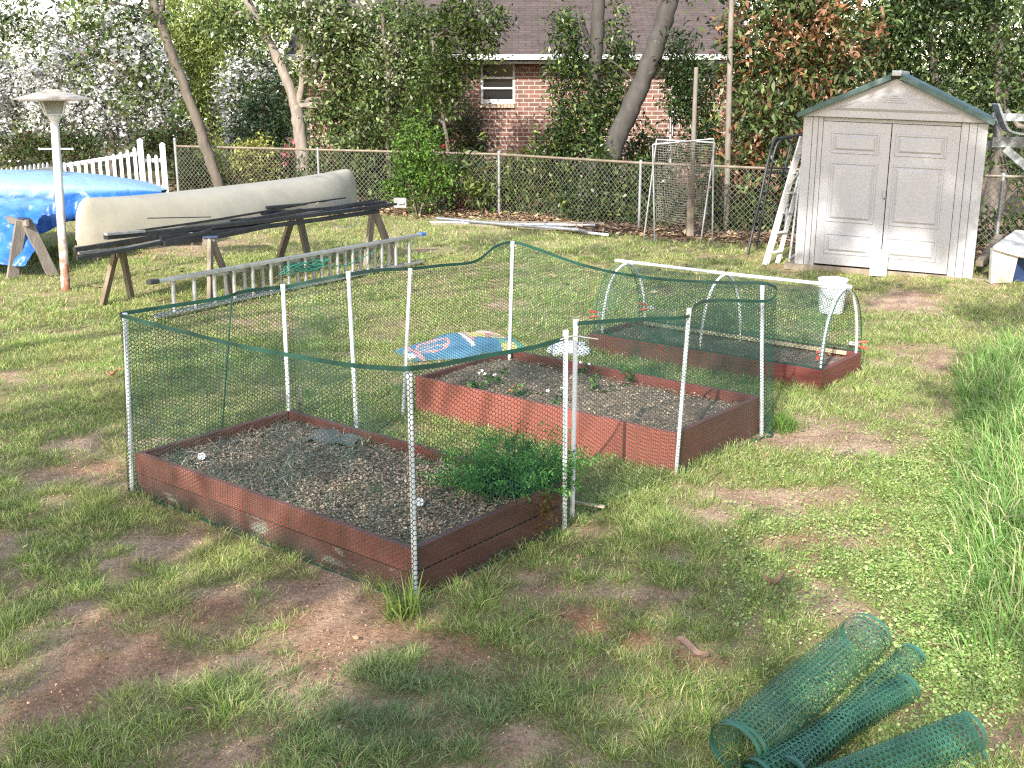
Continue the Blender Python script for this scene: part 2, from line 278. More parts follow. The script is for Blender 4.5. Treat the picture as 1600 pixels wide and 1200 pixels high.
def npmesh(name, V, quads, mat, parent=None, col=None, tris=None, smooth=False, toplight=None, loc=None):
    V = np.asarray(V, np.float32).reshape(-1, 3)
    if parent is not None: V = V-np.array(wloc(parent), np.float32)
    elif loc is not None: V = V-np.array(loc, np.float32)
    quads = np.zeros((0, 4), np.int32) if quads is None else np.asarray(quads, np.int32)
    tris = np.zeros((0, 3), np.int32) if tris is None else np.asarray(tris, np.int32)
    me = bpy.data.meshes.new(name); me.vertices.add(len(V)); me.vertices.foreach_set('co', V.astype(np.float32).ravel())
    lp = np.concatenate([quads.ravel(), tris.ravel()]); me.loops.add(len(lp)); me.loops.foreach_set('vertex_index', lp)
    ls = np.concatenate([np.arange(len(quads))*4, len(quads)*4+np.arange(len(tris))*3]).astype(np.int32)
    me.polygons.add(len(ls)); me.polygons.foreach_set('loop_start', ls)
    if smooth: me.polygons.foreach_set('use_smooth', np.ones(len(ls), bool))
    me.update(calc_edges=True)
    if col is not None:
        c4 = np.ones((len(V), 4), np.float32); c4[:, :3] = col
        at = me.attributes.new('col', 'FLOAT_COLOR', 'POINT'); at.data.foreach_set('color', c4.ravel())
    if toplight is not None:
        at = me.attributes.new('fade', 'FLOAT', 'POINT'); at.data.foreach_set('value', np.asarray(toplight, np.float32).ravel())
    me.materials.append(mat); o = bpy.data.objects.new(name, me); COL.objects.link(o)
    if parent is not None: o.parent = parent
    elif loc is not None: o.location = loc
    return o
def grid_quads(nu, nv):
    i, j = np.meshgrid(np.arange(nu-1), np.arange(nv-1), indexing='ij'); a = (i*nv+j).ravel()
    return np.stack([a, a+nv, a+nv+1, a+1], 1)
def unit(a): return a/np.maximum(np.linalg.norm(a, axis=1, keepdims=True), 1e-9)

def leafset(pos, size, ratio, cols, up=.5, droop=.2, rng=RNG, fold=.12, horiz=0.0, base=None):
    """quads (folded diamonds) at POS; COLS per leaf"""
    n = len(pos); a = rng.normal(size=(n, 3)); a[:, 2] = a[:, 2]*(1-horiz)-droop; a = unit(a if base is None else a*.75+base)
    nr = rng.normal(size=(n, 3)); nr[:, 2] = np.abs(nr[:, 2])+up; nr = unit(nr-a*np.sum(nr*a, 1, keepdims=True)); b = np.cross(nr, a)
    Ls = (size*(.6+.8*rng.random(n)))[:, None]; W = Ls*ratio
    v0 = pos; v1 = pos+a*Ls*.45+b*W*.5+nr*Ls*fold; v2 = pos+a*Ls; v3 = pos+a*Ls*.45-b*W*.5+nr*Ls*fold
    V = np.stack([v0, v1, v2, v3], 1).reshape(-1, 3); Q = np.arange(4*n).reshape(n, 4)
    return V, Q, np.repeat(cols, 4, 0)
def pick(rng, pal, n, jit=.18):
    """PAL: list of (weight, rgb)"""
    wt = np.array([p[0] for p in pal], float); C = np.array([p[1] for p in pal]); k = rng.choice(len(pal), n, p=wt/wt.sum())
    return C[k]*(1+jit*rng.normal(size=(n, 1))).clip(.35, 1.8)
def cloud(rng, clumps, n, sub=26, sig=.12, shell=.45):
    """points gathered in twig-sized sub-clusters inside ellipsoids. clumps: (centre, radii)"""
    vol = np.array([r[0]*r[1]*r[2] for c, r in clumps])**.72; m = max(1, n//sub); k = rng.choice(len(clumps), m, p=vol/vol.sum())
    C = np.array([tuple(c) for c, r in clumps])[k]; R = np.array([tuple(r) for c, r in clumps])[k]
    d = unit(rng.normal(size=(m, 3))); rad = (shell+(1-shell)*rng.random((m, 1))**.8); s = C+d*R*rad
    tone = .5+.95*rng.random(m)**1.3
    idx = rng.integers(0, m, n); tw = unit(d*.7+rng.normal(size=(m, 3))*.8+np.array([0, 0, -.15]))      # twig direction of each spray
    p = s[idx]+tw[idx]*((rng.random((n, 1))-.5)*sig*4.2)+rng.normal(size=(n, 3))*sig*.5
    return p, idx, tone[idx], tw[idx]
def crown(name, clumps, n, size, pal, parent, mat='leaf', ratio=.5, sub=26, sig=None, shell=.4, seed=1, up=.5, droop=.25, subpal=None, horiz=0):
    rng = np.random.default_rng(seed); p, idx, tone, tw = cloud(rng, clumps, n, sub, sig or size*1.6, shell)
    if subpal: cs = pick(rng, pal, idx.max()+1, .1)[idx]*(1+.12*rng.normal(size=(n, 1))).clip(.5, 1.5)
    else: cs = pick(rng, pal, n)
    cols = np.clip(cs*tone[:, None]*(.92 if mat == 'petal' else .74), 0, .9)
    p[:, 2] = np.maximum(p[:, 2], .03)
    V, Q, C = leafset(p, size, ratio, cols, up, droop, rng, horiz=horiz, base=tw)
    return npmesh(name, V, Q, M[mat], parent, C)
def pxclumps(lst, squash=.8):
    out = []
    for px, py, rx, ry, Y in lst:
        c = at(px, py, Y); k = Y/F*1.02; out.append((c, (rx*k, (rx+ry)/2*k*squash, ry*k)))
    return out
def wob(pts, n=5, amp=.03, seed=0):
    """subdivide a polyline with Catmull-Rom and small wobble"""
    r = random.Random(seed); P = [Vector(p) for p in pts]; P = [P[0]*2-P[1]]+P+[P[-1]*2-P[-2]]; out = []
    for i in range(1, len(P)-2):
        for k in range(n):
            t = k/n; a, b, c, d = P[i-1], P[i], P[i+1], P[i+2]
            out.append(.5*((2*b)+(c-a)*t+(2*a-5*b+4*c-d)*t*t+(3*b-a-3*c+d)*t*t*t)+Vector((r.uniform(-amp, amp), r.uniform(-amp, amp), 0)))
    out.append(P[-2]); return out
def lin(a, b, n): return [a+(b-a)*i/(n-1) for i in range(n)]
def trunk(mb, pts, r0, r1, n=10, seed=0, amp=.02, sub=5):
    p = wob(pts, sub, amp, seed); rs = lin(r0, r1, len(p)); rr = random.Random(seed)
    rs = [q*rr.uniform(.93, 1.08) for q in rs]; mb.tube(p, rs, n); return mb

# ------------------------------------------------------------------ lawn maps
BEDS = [(Vector((-.506, 5.338, 0)), 2.458, 2.47, 1.27, .279), (Vector((1.097, 7.25, 0)), 2.456, 2.425, 1.225, .292), (Vector((2.66, 9.386, 0)), 2.472, 2.42, .88, .188)]
def bedframe(i):
    c, th, Lb, Wb, hb = BEDS[i]; return c, Vector((math.cos(th), math.sin(th), 0)), Vector((math.sin(th), -math.cos(th), 0)), Lb, Wb, hb
def inbed(x, y, m=0.0):
    r = np.zeros(np.shape(x), bool)
    for i in range(3):
        c, e, n, Lb, Wb, hb = bedframe(i); u = (x-c.x)*e.x+(y-c.y)*e.y; v = (x-c.x)*n.x+(y-c.y)*n.y
        r |= (u > -m) & (u < Lb+m) & (v > -m) & (v < Wb+m)
    return r
# bare earth, surveyed from the photograph's ground points: px, py, rx, ry, strength
DIRT = [(60, 765, 85, 26, .65), (130, 700, 50, 12, .35), (440, 960, 170, 40, .6), (610, 1000, 110, 36, 1), (690, 1110, 80, 30, .45), (830, 1160, 70, 36, .75), (560, 900, 60, 22, .5), (1010, 935, 95, 18, .8), (1060, 870, 50, 12, .45),
        (1270, 690, 125, 22, 1), (1350, 700, 70, 18, .9), (1190, 775, 140, 24, 1), (1110, 805, 60, 18, .9), (1290, 768, 70, 14, .9), (1330, 985, 80, 50, .75), (1410, 1110, 60, 30, .7), (1540, 1150, 60, 40, .7), (1250, 850, 90, 14, .6), (40, 1050, 130, 46, .6), (420, 1090, 80, 40, .5), (250, 850, 90, 30, .45), (930, 965, 50, 14, .6), (840, 1060, 50, 16, .45), (730, 1150, 60, 30, .5),
        (1400, 475, 70, 16, .8), (1470, 560, 60, 20, .6), (1250, 655, 60, 14, .5), (700, 430, 60, 14, .3), (60, 520, 70, 12, .4), (300, 380, 90, 22, .6), (900, 1190, 50, 20, .3), (340, 1190, 160, 40, .5), (1040, 460, 60, 10, .3), (780, 480, 40, 10, .3), (200, 760, 60, 26, .5), (350, 990, 80, 30, .5), (150, 960, 80, 30, .4)]
def patch(px, py, lst):
    s = np.zeros(np.shape(px))
    for a, b, rx, ry, k in lst: s = np.maximum(s, k*np.exp(-(((px-a)/rx)**2+((py-b)/ry)**2)*1.1))
    return s
def fence_side(x, y):                            # >0 beyond the chain link line
    yl = np.interp(x, [-12, -7.5, -.26, 2.3, 7.5, 14], [27.5, 26.0, 23.0, 20.5, 17.8, 15]); return y-yl
def lawn(x, y):
    """cover 0..1, dirt 0..1, litter 0..1"""
    px, py = proj(x, np.maximum(y, 2.5))
    d = patch(px, py, DIRT); big = fbm(x, y, 1.5, 1); sm = fbm(x, y, .34, 2); near = sstep(8, 4.5, y)*sstep(1.0, -1.0, x)
    wear = sstep(.45, .68, big)*.5
    cover = 1.0-d*1.05-wear*.3-near*.27+(sm-.5)*(1.5+2.6*near)+(fbm(x, y, .13, 14, 2)-.5)*1.1
    fs = fence_side(x, y); lit = sstep(-1.9, -.6, fs+(big-.5)*1.6)*sstep(-7.5, -4.5, x)
    lit = np.where(fs > .5, .75, lit)
    cover = cover-lit*1.5
    return np.clip(cover, 0, 1), np.clip(d*1.2+near*.45*sstep(.55, .35, sm)+wear*.25, 0, 1), lit
def gz(x, y): return (fbm(x, y, 1.1, 9)-.5)*.05+(fbm(x, y, .22, 12)-.5)*.022

# ------------------------------------------------------------------ ground sheet
xs = np.concatenate([[-900, -300, -120, -60, -35, -22], np.arange(-14, 12.01, .07), [16, 22, 35, 60, 120, 300, 900]])
ys = np.concatenate([[-300, -80, -30, -10, -3], np.arange(1.5, 14, .06), np.arange(14, 30, .14), [32, 35, 40, 50, 70, 110, 250, 900]])
X, Y = np.meshgrid(xs, ys, indexing='ij'); Z = gz(X, Y)
Z = np.where((np.abs(X) > 15) | (Y < 1) | (Y > 31), 0, Z)
cov, dirt, lit = lawn(X, Y)
fine = fbm(X, Y, .16, 20); mid = fbm(X, Y, .8, 21)
def lerp3(a, b, t): return a+(b-a)*t[..., None]
earth = lerp3(np.array([.40, .255, .165])*np.ones(X.shape+(3,)), np.array([.58, .40, .27]), sstep(.3, .7, fine))
red = np.exp(-(((X+.1)/.9)**2+((Y-4.9)/.5)**2)); earth = lerp3(earth, np.array([.47, .23, .12]), np.clip(red*.8+sstep(.58, .7, mid)*.5, 0, 1))
thatch = lerp3(np.array([.24, .21, .09])*np.ones(X.shape+(3,)), np.array([.38, .32, .16]), sstep(.35, .65, mid))
C = lerp3(earth, thatch, sstep(.25, .8, cov)); C = lerp3(C, earth, dirt*.9)
C = lerp3(C, np.array([.20, .125, .08])*(.6+.8*fine)[..., None], lit)
far = (Y > 30); C[far] = C[far]*.3+np.array([.07, .10, .03])*.7
Zs = np.where(inbed(X, Y, -.06), -.03, Z)
tag(npmesh('ground', np.stack([X, Y, Zs], -1), grid_quads(len(xs), len(ys)), M['ground'], None, C.reshape(-1, 3), smooth=True), 'patchy back yard ground of reddish earth under thin grass', kind='structure')

# ------------------------------------------------------------------ grass blades
def blades(base, h, wd, lean, cols, rng, droop=.5):
    n = len(base); th = rng.random(n)*2*PI; w_ = np.stack([np.cos(th), np.sin(th), 0*th], 1)*wd[:, None]*.5
    l = lean
    m1 = base+l*.36+np.array([0, 0, 1])*(h*.55)[:, None]; tp = base+l+np.array([0, 0, 1])*(h*(1-droop*np.minimum(1, np.linalg.norm(l, axis=1)/np.maximum(h, .01))*.5))[:, None]
    V = np.stack([base-w_, base+w_, m1+w_*.8, m1-w_*.8, tp], 1).reshape(-1, 3); k = np.arange(n)*5
    return V, np.stack([k, k+1, k+2, k+3], 1), np.stack([k+3, k+2, k+4], 1), np.repeat(cols, 5, 0)*np.tile([.62, .62, .95, .95, 1.12], n)[:, None]
GP = [(.38, (.21, .325, .075)), (.27, (.33, .41, .12)), (.16, (.46, .48, .20)), (.14, (.62, .55, .32)), (.05, (.11, .23, .07))]
VV, QQ, TT, CC = [], [], [], []; off = 0
def push(V, Q, T, Cc):
    global off
    VV.append(V); QQ.append(Q+off); TT.append(T+off); CC.append(Cc); off += len(V)
def tufts(n, y0, y1, per, spread, hh, wd, rng):
    y = y0+(y1-y0)*rng.random(n); x = (rng.random(n)*2-1)*(y*.4535+1.4)
    cov, dirt, lit = lawn(x, y); px, py = proj(x, y)
    keep = (rng.random(n) < cov**1.3*(1-dirt)**.5+.03) & ~inbed(x, y, .015) & (fence_side(x, y) < .8)
    shed = ((x-5.2)*.92-(y-16.3)*.39 > -1.05) & ((x-5.2)*.92-(y-16.3)*.39 < 1.3) & ((x-5.2)*.39+(y-16.3)*.92 > -.1)
    keep &= ~shed
    x, y, cov = x[keep], y[keep], cov[keep]; n = len(x)
    lush = .55+.9*fbm(x, y, .6, 4); hs = hh*lush*(.7+.6*rng.random(n))*(.6+.5*cov)
    near_bed = inbed(x, y, .16); hs = np.where(near_bed, hs*1.5, hs)
    k = np.repeat(np.arange(n), per); nb = len(k)
    d = rng.normal(size=(nb, 2))*spread; bx = x[k]+d[:, 0]; by = y[k]+d[:, 1]
    ok = ~inbed(bx, by, .0); k, d, bx, by = k[ok], d[ok], bx[ok], by[ok]; nb = len(k)
    h = hs[k]*(.45+.75*rng.random(nb)); ln = np.concatenate([d/spread*.8+rng.normal(size=(nb, 2))*.55, np.zeros((nb, 1))], 1)*(h*.75)[:, None]
    cols = pick(rng, GP, nb, .15); zone = fbm(x, y, 1.3, 30)[k]; dry = sstep(.5, .72, fbm(x, y, .9, 33))[k]
    cols = cols*(.8+.45*zone)[:, None]; cols = cols*(1-dry*.4)[:, None]+np.array([.44, .41, .18])*(dry*.4)[:, None]
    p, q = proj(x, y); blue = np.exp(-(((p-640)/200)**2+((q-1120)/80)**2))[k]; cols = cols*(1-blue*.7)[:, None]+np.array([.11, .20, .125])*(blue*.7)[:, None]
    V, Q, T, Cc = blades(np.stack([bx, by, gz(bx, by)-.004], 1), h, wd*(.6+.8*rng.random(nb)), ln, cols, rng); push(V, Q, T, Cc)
g = np.random.default_rng(5)
def thatchlay():                                  # dead stalks lying flat everywhere, bare earth included
    for n, y0, y1, Lq, wq in ((26000, 3.1, 7.5, .06, .0026), (22000, 7, 13, .08, .0045)):
        y = y0+(y1-y0)*g.random(n); x = (g.random(n)*2-1)*(y*.4535+1.2); k = ~inbed(x, y, .02) & (g.random(n) < .35+.65*(fbm(x, y, .3, 70) > .5)); x, y = x[k], y[k]; m_ = len(x)
        a = g.random(m_)*2*PI; l = np.stack([np.cos(a), np.sin(a), 0*a], 1)*(Lq*(.4+g.random(m_)))[:, None]
        V, Q, T, Cc = blades(np.stack([x, y, gz(x, y)+.002], 1), .004+.014*g.random(m_), np.full(m_, wq), l, pick(g, [(.5, (.40, .33, .22)), (.3, (.28, .21, .14)), (.2, (.17, .12, .085))], m_, .2), g, .1); push(V, Q, T, Cc)
tufts(5600, 3.1, 7.2, 52, .034, .056, .0031, g)
tufts(5200, 3.1, 7.5, 14, .10, .042, .0028, g)
tufts(15000, 6.8, 11.5, 18, .05, .052, .0044, g)
tufts(18000, 11, 17, 9, .07, .055, .0075, g)
tufts(14000, 16.5, 27, 8, .10, .065, .012, g)
thatchlay()
tag(npmesh('grass', np.concatenate(VV), np.concatenate(QQ), M['grass'], None, np.concatenate(CC), np.concatenate(TT)), 'patchy green and straw coloured lawn grass in clumps', kind='stuff')

# tall grass along the right-hand edge
VV, QQ, TT, CC = [], [], [], []; off = 0
n = 30000; q = np.random.default_rng(8); y = 4.3+6.4*q.random(n); x = y*.405+.12*np.sin(y*2.2)+q.random(n)**1.3*1.6-.05
px, py = proj(x, y); keep = (px > 1475+90*q.random(n)-.15*np.maximum(0, py-760)) & (py > 515) & (py < 1050) & (q.random(n) < sstep(1080, 850, py)+.08); x, y = x[keep], y[keep]; n = len(x)
edge = sstep(.0, .5, x-y*.405); h = (.08+.30*q.random(n)**1.8)*(.5+.6*edge)*(.55+.9*fbm(x, y, .5, 44)); ln = np.concatenate([q.normal(size=(n, 2))*.32, np.zeros((n, 1))], 1)*h[:, None]*1.5+np.array([-.07, -.02, 0])
cols = pick(q, [(.5, (.17, .31, .08)), (.28, (.25, .38, .12)), (.14, (.44, .44, .22)), (.08, (.50, .43, .26))], n, .2)
V, Q, T, Cc = blades(np.stack([x, y, 0*x], 1), h, .005+.005*q.random(n), ln, cols*1.15*(.7+.6*fbm(x, y, .35, 45))[:, None], q, .9); push(V, Q, T, Cc)
tag(npmesh('tall_grass', np.concatenate(VV), np.concatenate(QQ), M['grass'], None, np.concatenate(CC), np.concatenate(TT)), 'tall unmown green grass along the yard edge', kind='stuff')

# clover / chickweed carpet, lower right
n = 110000; q = np.random.default_rng(9); y = 3.4+5*q.random(n); x = y*(.2+.3*q.random(n)); px, py = proj(x, y)
wgt = np.clip(np.exp(-(((px-1500)/170)**2+((py-930)/230)**2))*1.5+.35*np.exp(-(((px-1180)/130)**2+((py-860)/100)**2)), 0, 1)*sstep(.3, .55, fbm(x, y, .25, 40)+.12)
_, dq, _ = lawn(x, y); keep = (q.random(n) < wgt*.85*(1-.9*np.clip(dq, 0, 1))); x, y = x[keep], y[keep]; n = len(x)
pos = np.stack([x, y, gz(x, y)+.01+.045*q.random(n)], 1)
V, Q, Cc = leafset(pos, .016, .8, pick(q, [(.5, (.29, .42, .12)), (.32, (.40, .51, .19)), (.1, (.16, .27, .06)), (.08, (.56, .57, .28))], n, .15), 1.2, 0, q, .06, horiz=.7)
tag(npmesh('clover', V, Q, M['grass'], None, Cc), 'carpet of tiny pale green clover leaves', kind='stuff')

# leaf litter: by the fence, a few strewn over the lawn
n = 26000; q = np.random.default_rng(10); x = -8+16*q.random(n); y = np.interp(x, [-12, -7.5, -.26, 2.3, 7.5, 14], [27.5, 26.0, 23.0, 20.5, 17.8, 15])-1.9+3.6*q.random(n)
_, _, lt = lawn(x, y); keep = q.random(n) < lt*.9; x, y = x[keep], y[keep]
m_ = 900; yy = 3.6+14*q.random(m_); xx = (q.random(m_)*2-1)*(yy*.45+.5); kk = ~inbed(xx, yy, 0); x = np.concatenate([x, xx[kk]]); y = np.concatenate([y, yy[kk]]); n = len(x)
sz = np.where(y > 14, .10, .035)
V, Q, Cc = leafset(np.stack([x, y, gz(x, y)+.012+.02*q.random(n)], 1), 1.0, .5, pick(q, [(.4, (.23, .145, .085)), (.3, (.32, .22, .13)), (.2, (.13, .085, .055)), (.1, (.42, .34, .22))], n, .2), 2.5, 0, q, .1, horiz=.85)
Vb = V.reshape(-1, 4, 3); Vb = Vb[:, :1]+(Vb-Vb[:, :1])*sz[:, None, None]
tag(npmesh('fallen_leaves', Vb.reshape(-1, 3), Q, M['chips'], None, Cc), 'dry brown fallen leaves and twigs along the fence', kind='stuff')

# crumbs of soil lying on the worn patches
n = 22000; q = np.random.default_rng(15); y = 3.3+7.5*q.random(n)**1.2; x = (q.random(n)*2-1)*(y*.46+.6); cov, dirt, lt = lawn(x, y); k = (q.random(n) < (1-cov)*.9+.05) & ~inbed(x, y, 0); x, y = x[k], y[k]; n = len(x)
V, Q, Cc = leafset(np.stack([x, y, gz(x, y)+.004+.008*q.random(n)], 1),   .012, .75, pick(q, [(.40, (.36, .225, .145)), (.3, (.48, .32, .21)), (.15, (.18, .115, .075)), (.10, (.50, .40, .26)), (.05, (.56, .33, .18))], n, .2), 1.0, 0, q, .35, horiz=.5)
tag(npmesh('soil_crumbs', V, Q, M['chips'], None, Cc), 'crumbs of reddish soil and dead bits on the worn lawn patches', kind='stuff')

# ------------------------------------------------------------------ raised beds
def raised_bed(i, label, mats, courses):
    c, e, n, Lb, Wb, hb = bedframe(i); t = .04
    root = empty('raised_bed', c+e*Lb/2+n*Wb/2, label, 'raised bed', 'wooden raised garden beds')
    hc = (hb-(courses-1)*.007)/courses
    for k in range(courses):
        z0 = -.02 if k == 0 else k*(hc+.007); z1 = k*(hc+.007)+hc; zc = (z0+z1)/2; h = z1-z0
        mt = mats[0] if k == courses-1 else mats[2]
        j = (k % 2)*.004
        for v in (0, 1):
            o = n*(t/2-j if v == 0 else Wb-t/2+j); MB().bar(c+o+Vector((0, 0, zc)), c+o+e*Lb+Vector((0, 0, zc)), t, h).build('board', mt if v == 0 else mats[1], root, .004)
        for u in (0, 1):
            o = e*(t/2 if u == 0 else Lb-t/2); MB().bar(c+o+n*t+Vector((0, 0, zc)), c+o+n*(Wb-t)+Vector((0, 0, zc)), t, h-.003).build('board', mats[1], root, .004)
    return root
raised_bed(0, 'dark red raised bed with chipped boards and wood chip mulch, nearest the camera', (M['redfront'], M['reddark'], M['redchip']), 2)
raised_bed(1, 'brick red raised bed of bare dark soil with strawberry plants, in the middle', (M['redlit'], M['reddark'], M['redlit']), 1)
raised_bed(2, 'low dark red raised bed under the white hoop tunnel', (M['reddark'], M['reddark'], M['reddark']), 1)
def soil(i, zf, name, mat, label, amp):
    c, e, n, Lb, Wb, hb = bedframe(i); nu, nv = 110, 60; U, V = np.meshgrid(np.linspace(.035, Lb-.035, nu), np.linspace(.035, Wb-.035, nv), indexing='ij')
    Xs = c.x+e.x*U+n.x*V; Ys = c.y+e.y*U+n.y*V; Zs = zf(U/Lb, V/Wb)+(fbm(Xs, Ys, .25, 50+i)-.5)*amp+(fbm(Xs, Ys, .05, 60+i)-.5)*amp*.55
    tag(npmesh(name, np.stack([Xs, Ys, Zs], -1), grid_quads(nu, nv), mat, smooth=True), label, kind='stuff')
    return lambda u, v: (c.x+e.x*u*Lb+n.x*v*Wb, c.y+e.y*u*Lb+n.y*v*Wb)
S1z = lambda u, v: .185+.03*np.sin(PI*v)*np.sin(PI*u)+.01*u
S2z = lambda u, v: .20+.055*np.sin(PI*np.clip(v*1.05, 0, 1))**.7*sstep(0, .3, u)
S3z = lambda u, v: .12+.02*np.sin(PI*v)
f1 = soil(0, S1z, 'soil', M['soil1'], 'greyish mulch soil filling the front raised bed', .05)
f2 = soil(1, S2z, 'soil', M['soil2'], 'dark crumbly soil filling the middle raised bed', .05)
f3 = soil(2, S3z, 'soil', M['soil2'], 'dark soil filling the bed under the tunnel', .04)
q = np.random.default_rng(12)
def chips(f, zf, n, size, pal, label, wfun, tone, name, ratio=.55):
    u = .03+.94*q.random(n); v = .03+.94*q.random(n); k = q.random(n) < wfun(u, v); u, v = u[k], v[k]; n = len(u); x, y = f(u, v)
    col = pick(q, pal, n, .2)*tone(u, v)[:, None]
    V, Q, Cc = leafset(np.stack([x, y, zf(u, v)+.012+.022*q.random(n)], 1), size, ratio, col, 1.6, 0, q, .1, horiz=.75)
    tag(npmesh(name, V, Q, M['chips'], None, Cc), label, kind='stuff')
chips(f1, S1z, 26000, .024, [(.45, (.32, .225, .155)), (.3, (.41, .30, .215)), (.17, (.25, .175, .125)), (.05, (.48, .39, .30))], 'brown and grey wood chips scattered over the front bed', lambda u, v: .55+.35*sstep(.75, .4, u), lambda u, v: .75+.4*sstep(.65, .35, u), 'wood_chips')
chips(f1, S1z, 6500, .075, [(.4, (.36, .30, .24)), (.4, (.28, .215, .165)), (.2, (.17, .125, .095))], 'stringy grey straw over the shaded end of the front bed', lambda u, v: sstep(.4, .7, u)*.9+.08, lambda u, v: 1+0*u, 'straw', .07)
chips(f2, S2z, 9000, .018, [(.5, (.13, .095, .07)), (.32, (.25, .19, .14)), (.12, (.36, .28, .19))], 'light specks of bark in the middle bed', lambda u, v: .7+0*u, lambda u, v: 1+.5*sstep(.5, .2, u), 'bark_flakes')
chips(f3, S3z, 900, .03, [(.5, (.09, .07, .05)), (.3, (.20, .16, .11)), (.2, (.10, .14, .04))], 'bits of bark and weeds in the tunnel bed', lambda u, v: .7+0*u, lambda u, v: 1+0*u, 'bark_flakes')
# landscape cloth scrap lying in bed 1
x0 = gp(523, 686, .23); U, V = np.meshgrid(np.linspace(-1, 1, 16), np.linspace(-1, 1, 12), indexing='ij')
an_ = np.arctan2(V, U); ed_ = .75+.5*fbm(np.cos(an_), np.sin(an_), .7, 71, 3); Xs = x0.x+(U*.17+V*.05)*ed_; Ys = x0.y+(V*.12-U*.05)*ed_; Zs = .215+.11*(fbm(U, V, .5, 70)-.3)+.03*(1-U**2)*(1-V**2)
rr = (U**2+V**2) < 1.5; tag(npmesh('landscape_fabric', np.stack([Xs, Ys, Zs], -1), grid_quads(16, 12), M['fabric'], smooth=True, loc=(x0.x, x0.y, .235)), 'crumpled scrap of dark weed fabric lying in the front bed', 'fabric')

# ------------------------------------------------------------------ garden posts
def post(bpx, tpx, label, lean_y=0, mat='pvc', r=.0145, name='garden_post', grp='white PVC garden posts', xy=None, cat='post'):
    b_ = Vector((*xy, 0)) if xy else gp(*bpx); t = at(tpx[0], tpx[1], b_.y+lean_y)
    root = empty(name, b_, label, cat, grp); d = (t-b_).normalized()
    mb = MB(); mb.tube([b_-d*.03, b_+(t-b_)*.5, t], r, 12); mb.build('pipe', M[mat], root, smooth=True)
    if r > .01: MB().tube([t-d*.045, t+d*.003], r+.0028, 12).build('cap', M[mat], root, smooth=True)
    return b_, t
PST = {}
PST['P1'] = post((207, 769), (195, 490), 'white post at the left corner of the front raised bed')
PST['P2'] = post((649, 938), (640, 576), 'white post at the near corner of the front raised bed')
PST['P3'] = post((882, 828), (884, 517), 'shorter of the two white gate posts tied together')
PST['P4'] = post((894, 812), (900, 500), 'taller white gate post touching its neighbour, beside the parsley bush')
PST['P5'] = post((1056, 741), (1077, 482), 'leaning white post at the near corner of the middle bed')
PST['P6'] = post((1190, 680), (1191, 447), 'white post at the right corner of the middle bed inside the netting loop')
PST['P7'] = post((796, 0), (801, 378), 'white post beside the colourful soil bag, tallest point of the netting', xy=(-.03, 9.62))
PST['P8'] = post((630, 649), (641, 420), 'white post between the front and middle beds at the soil bag end')
PST['P9'] = post((557, 0), (544, 425), 'white post along the far side of the front bed, leaning left', xy=(-1.135, 7.9))
PST['P10'] = post((448, 0), (442, 445), 'white post at the back corner of the front bed beside the wooden peg', xy=(-1.62, 7.86))
post((352, 0), (362, 464), 'thin green stake holding the netting beside the left end of the front bed', mat='net', r=.006, name='garden_stake', grp=None, xy=(-2.03, 7.42), cat='stake')
# wooden peg behind the bed
b_ = gp(463, 0) if False else Vector((-1.56, 7.98, 0)); pk = MB(); pk.bar(b_+Vector((0, 0, -.02)), b_+Vector((0, 0, .42)), .045, .03, (1, .3, 0)); pk.add([b_+Vector((-.015, -.022, .42)), b_+Vector((.015, -.022, .42)), b_+Vector((.0, .02, .45))], [(0, 1, 2)])
tag(pk.build('wooden_peg', M['oldwood'], None, .003, loc=b_), 'short weathered wooden peg behind the front bed', 'peg')

# ------------------------------------------------------------------ netting
def hexnet(U, V, a, t, surf):
    """flat honeycomb of width-across-flats A and strand T, mapped by SURF(u, v)"""
    R = a/math.sqrt(3); nu = int(U/(1.5*R))+1; nv = int(V/a)+1
    i, j = np.meshgrid(np.arange(nu), np.arange(nv), indexing='ij'); i = i.ravel(); j = j.ravel()
    cu = i*1.5*R; cv = (j+.5*(i % 2))*a
    ang = np.arange(6)*PI/3; ri = R*(1-t/a)
    ou = cu[:, None]+R*np.cos(ang); ov = cv[:, None]+R*np.sin(ang); iu = cu[:, None]+ri*np.cos(ang); iv = cv[:, None]+ri*np.sin(ang)
    u = np.concatenate([ou, iu], 1).clip(0, U); v = np.concatenate([ov, iv], 1).clip(0, V)
    P = surf(u.ravel(), v.ravel()); k = np.arange(len(cu))*12; s = np.arange(6)
    Q = np.stack([k[:, None]+s, k[:, None]+(s+1) % 6, k[:, None]+6+(s+1) % 6, k[:, None]+6+s], -1).reshape(-1, 4)
    return P, Q
def strip(U, v0, v1, surf, du=.03):
    n = max(3, int(U/du)); u = np.linspace(0, U, n); P = np.stack([surf(u, np.full(n, v0)), surf(u, np.full(n, v1))], 1).reshape(-1, 3)
    return P, grid_quads(n, 2)
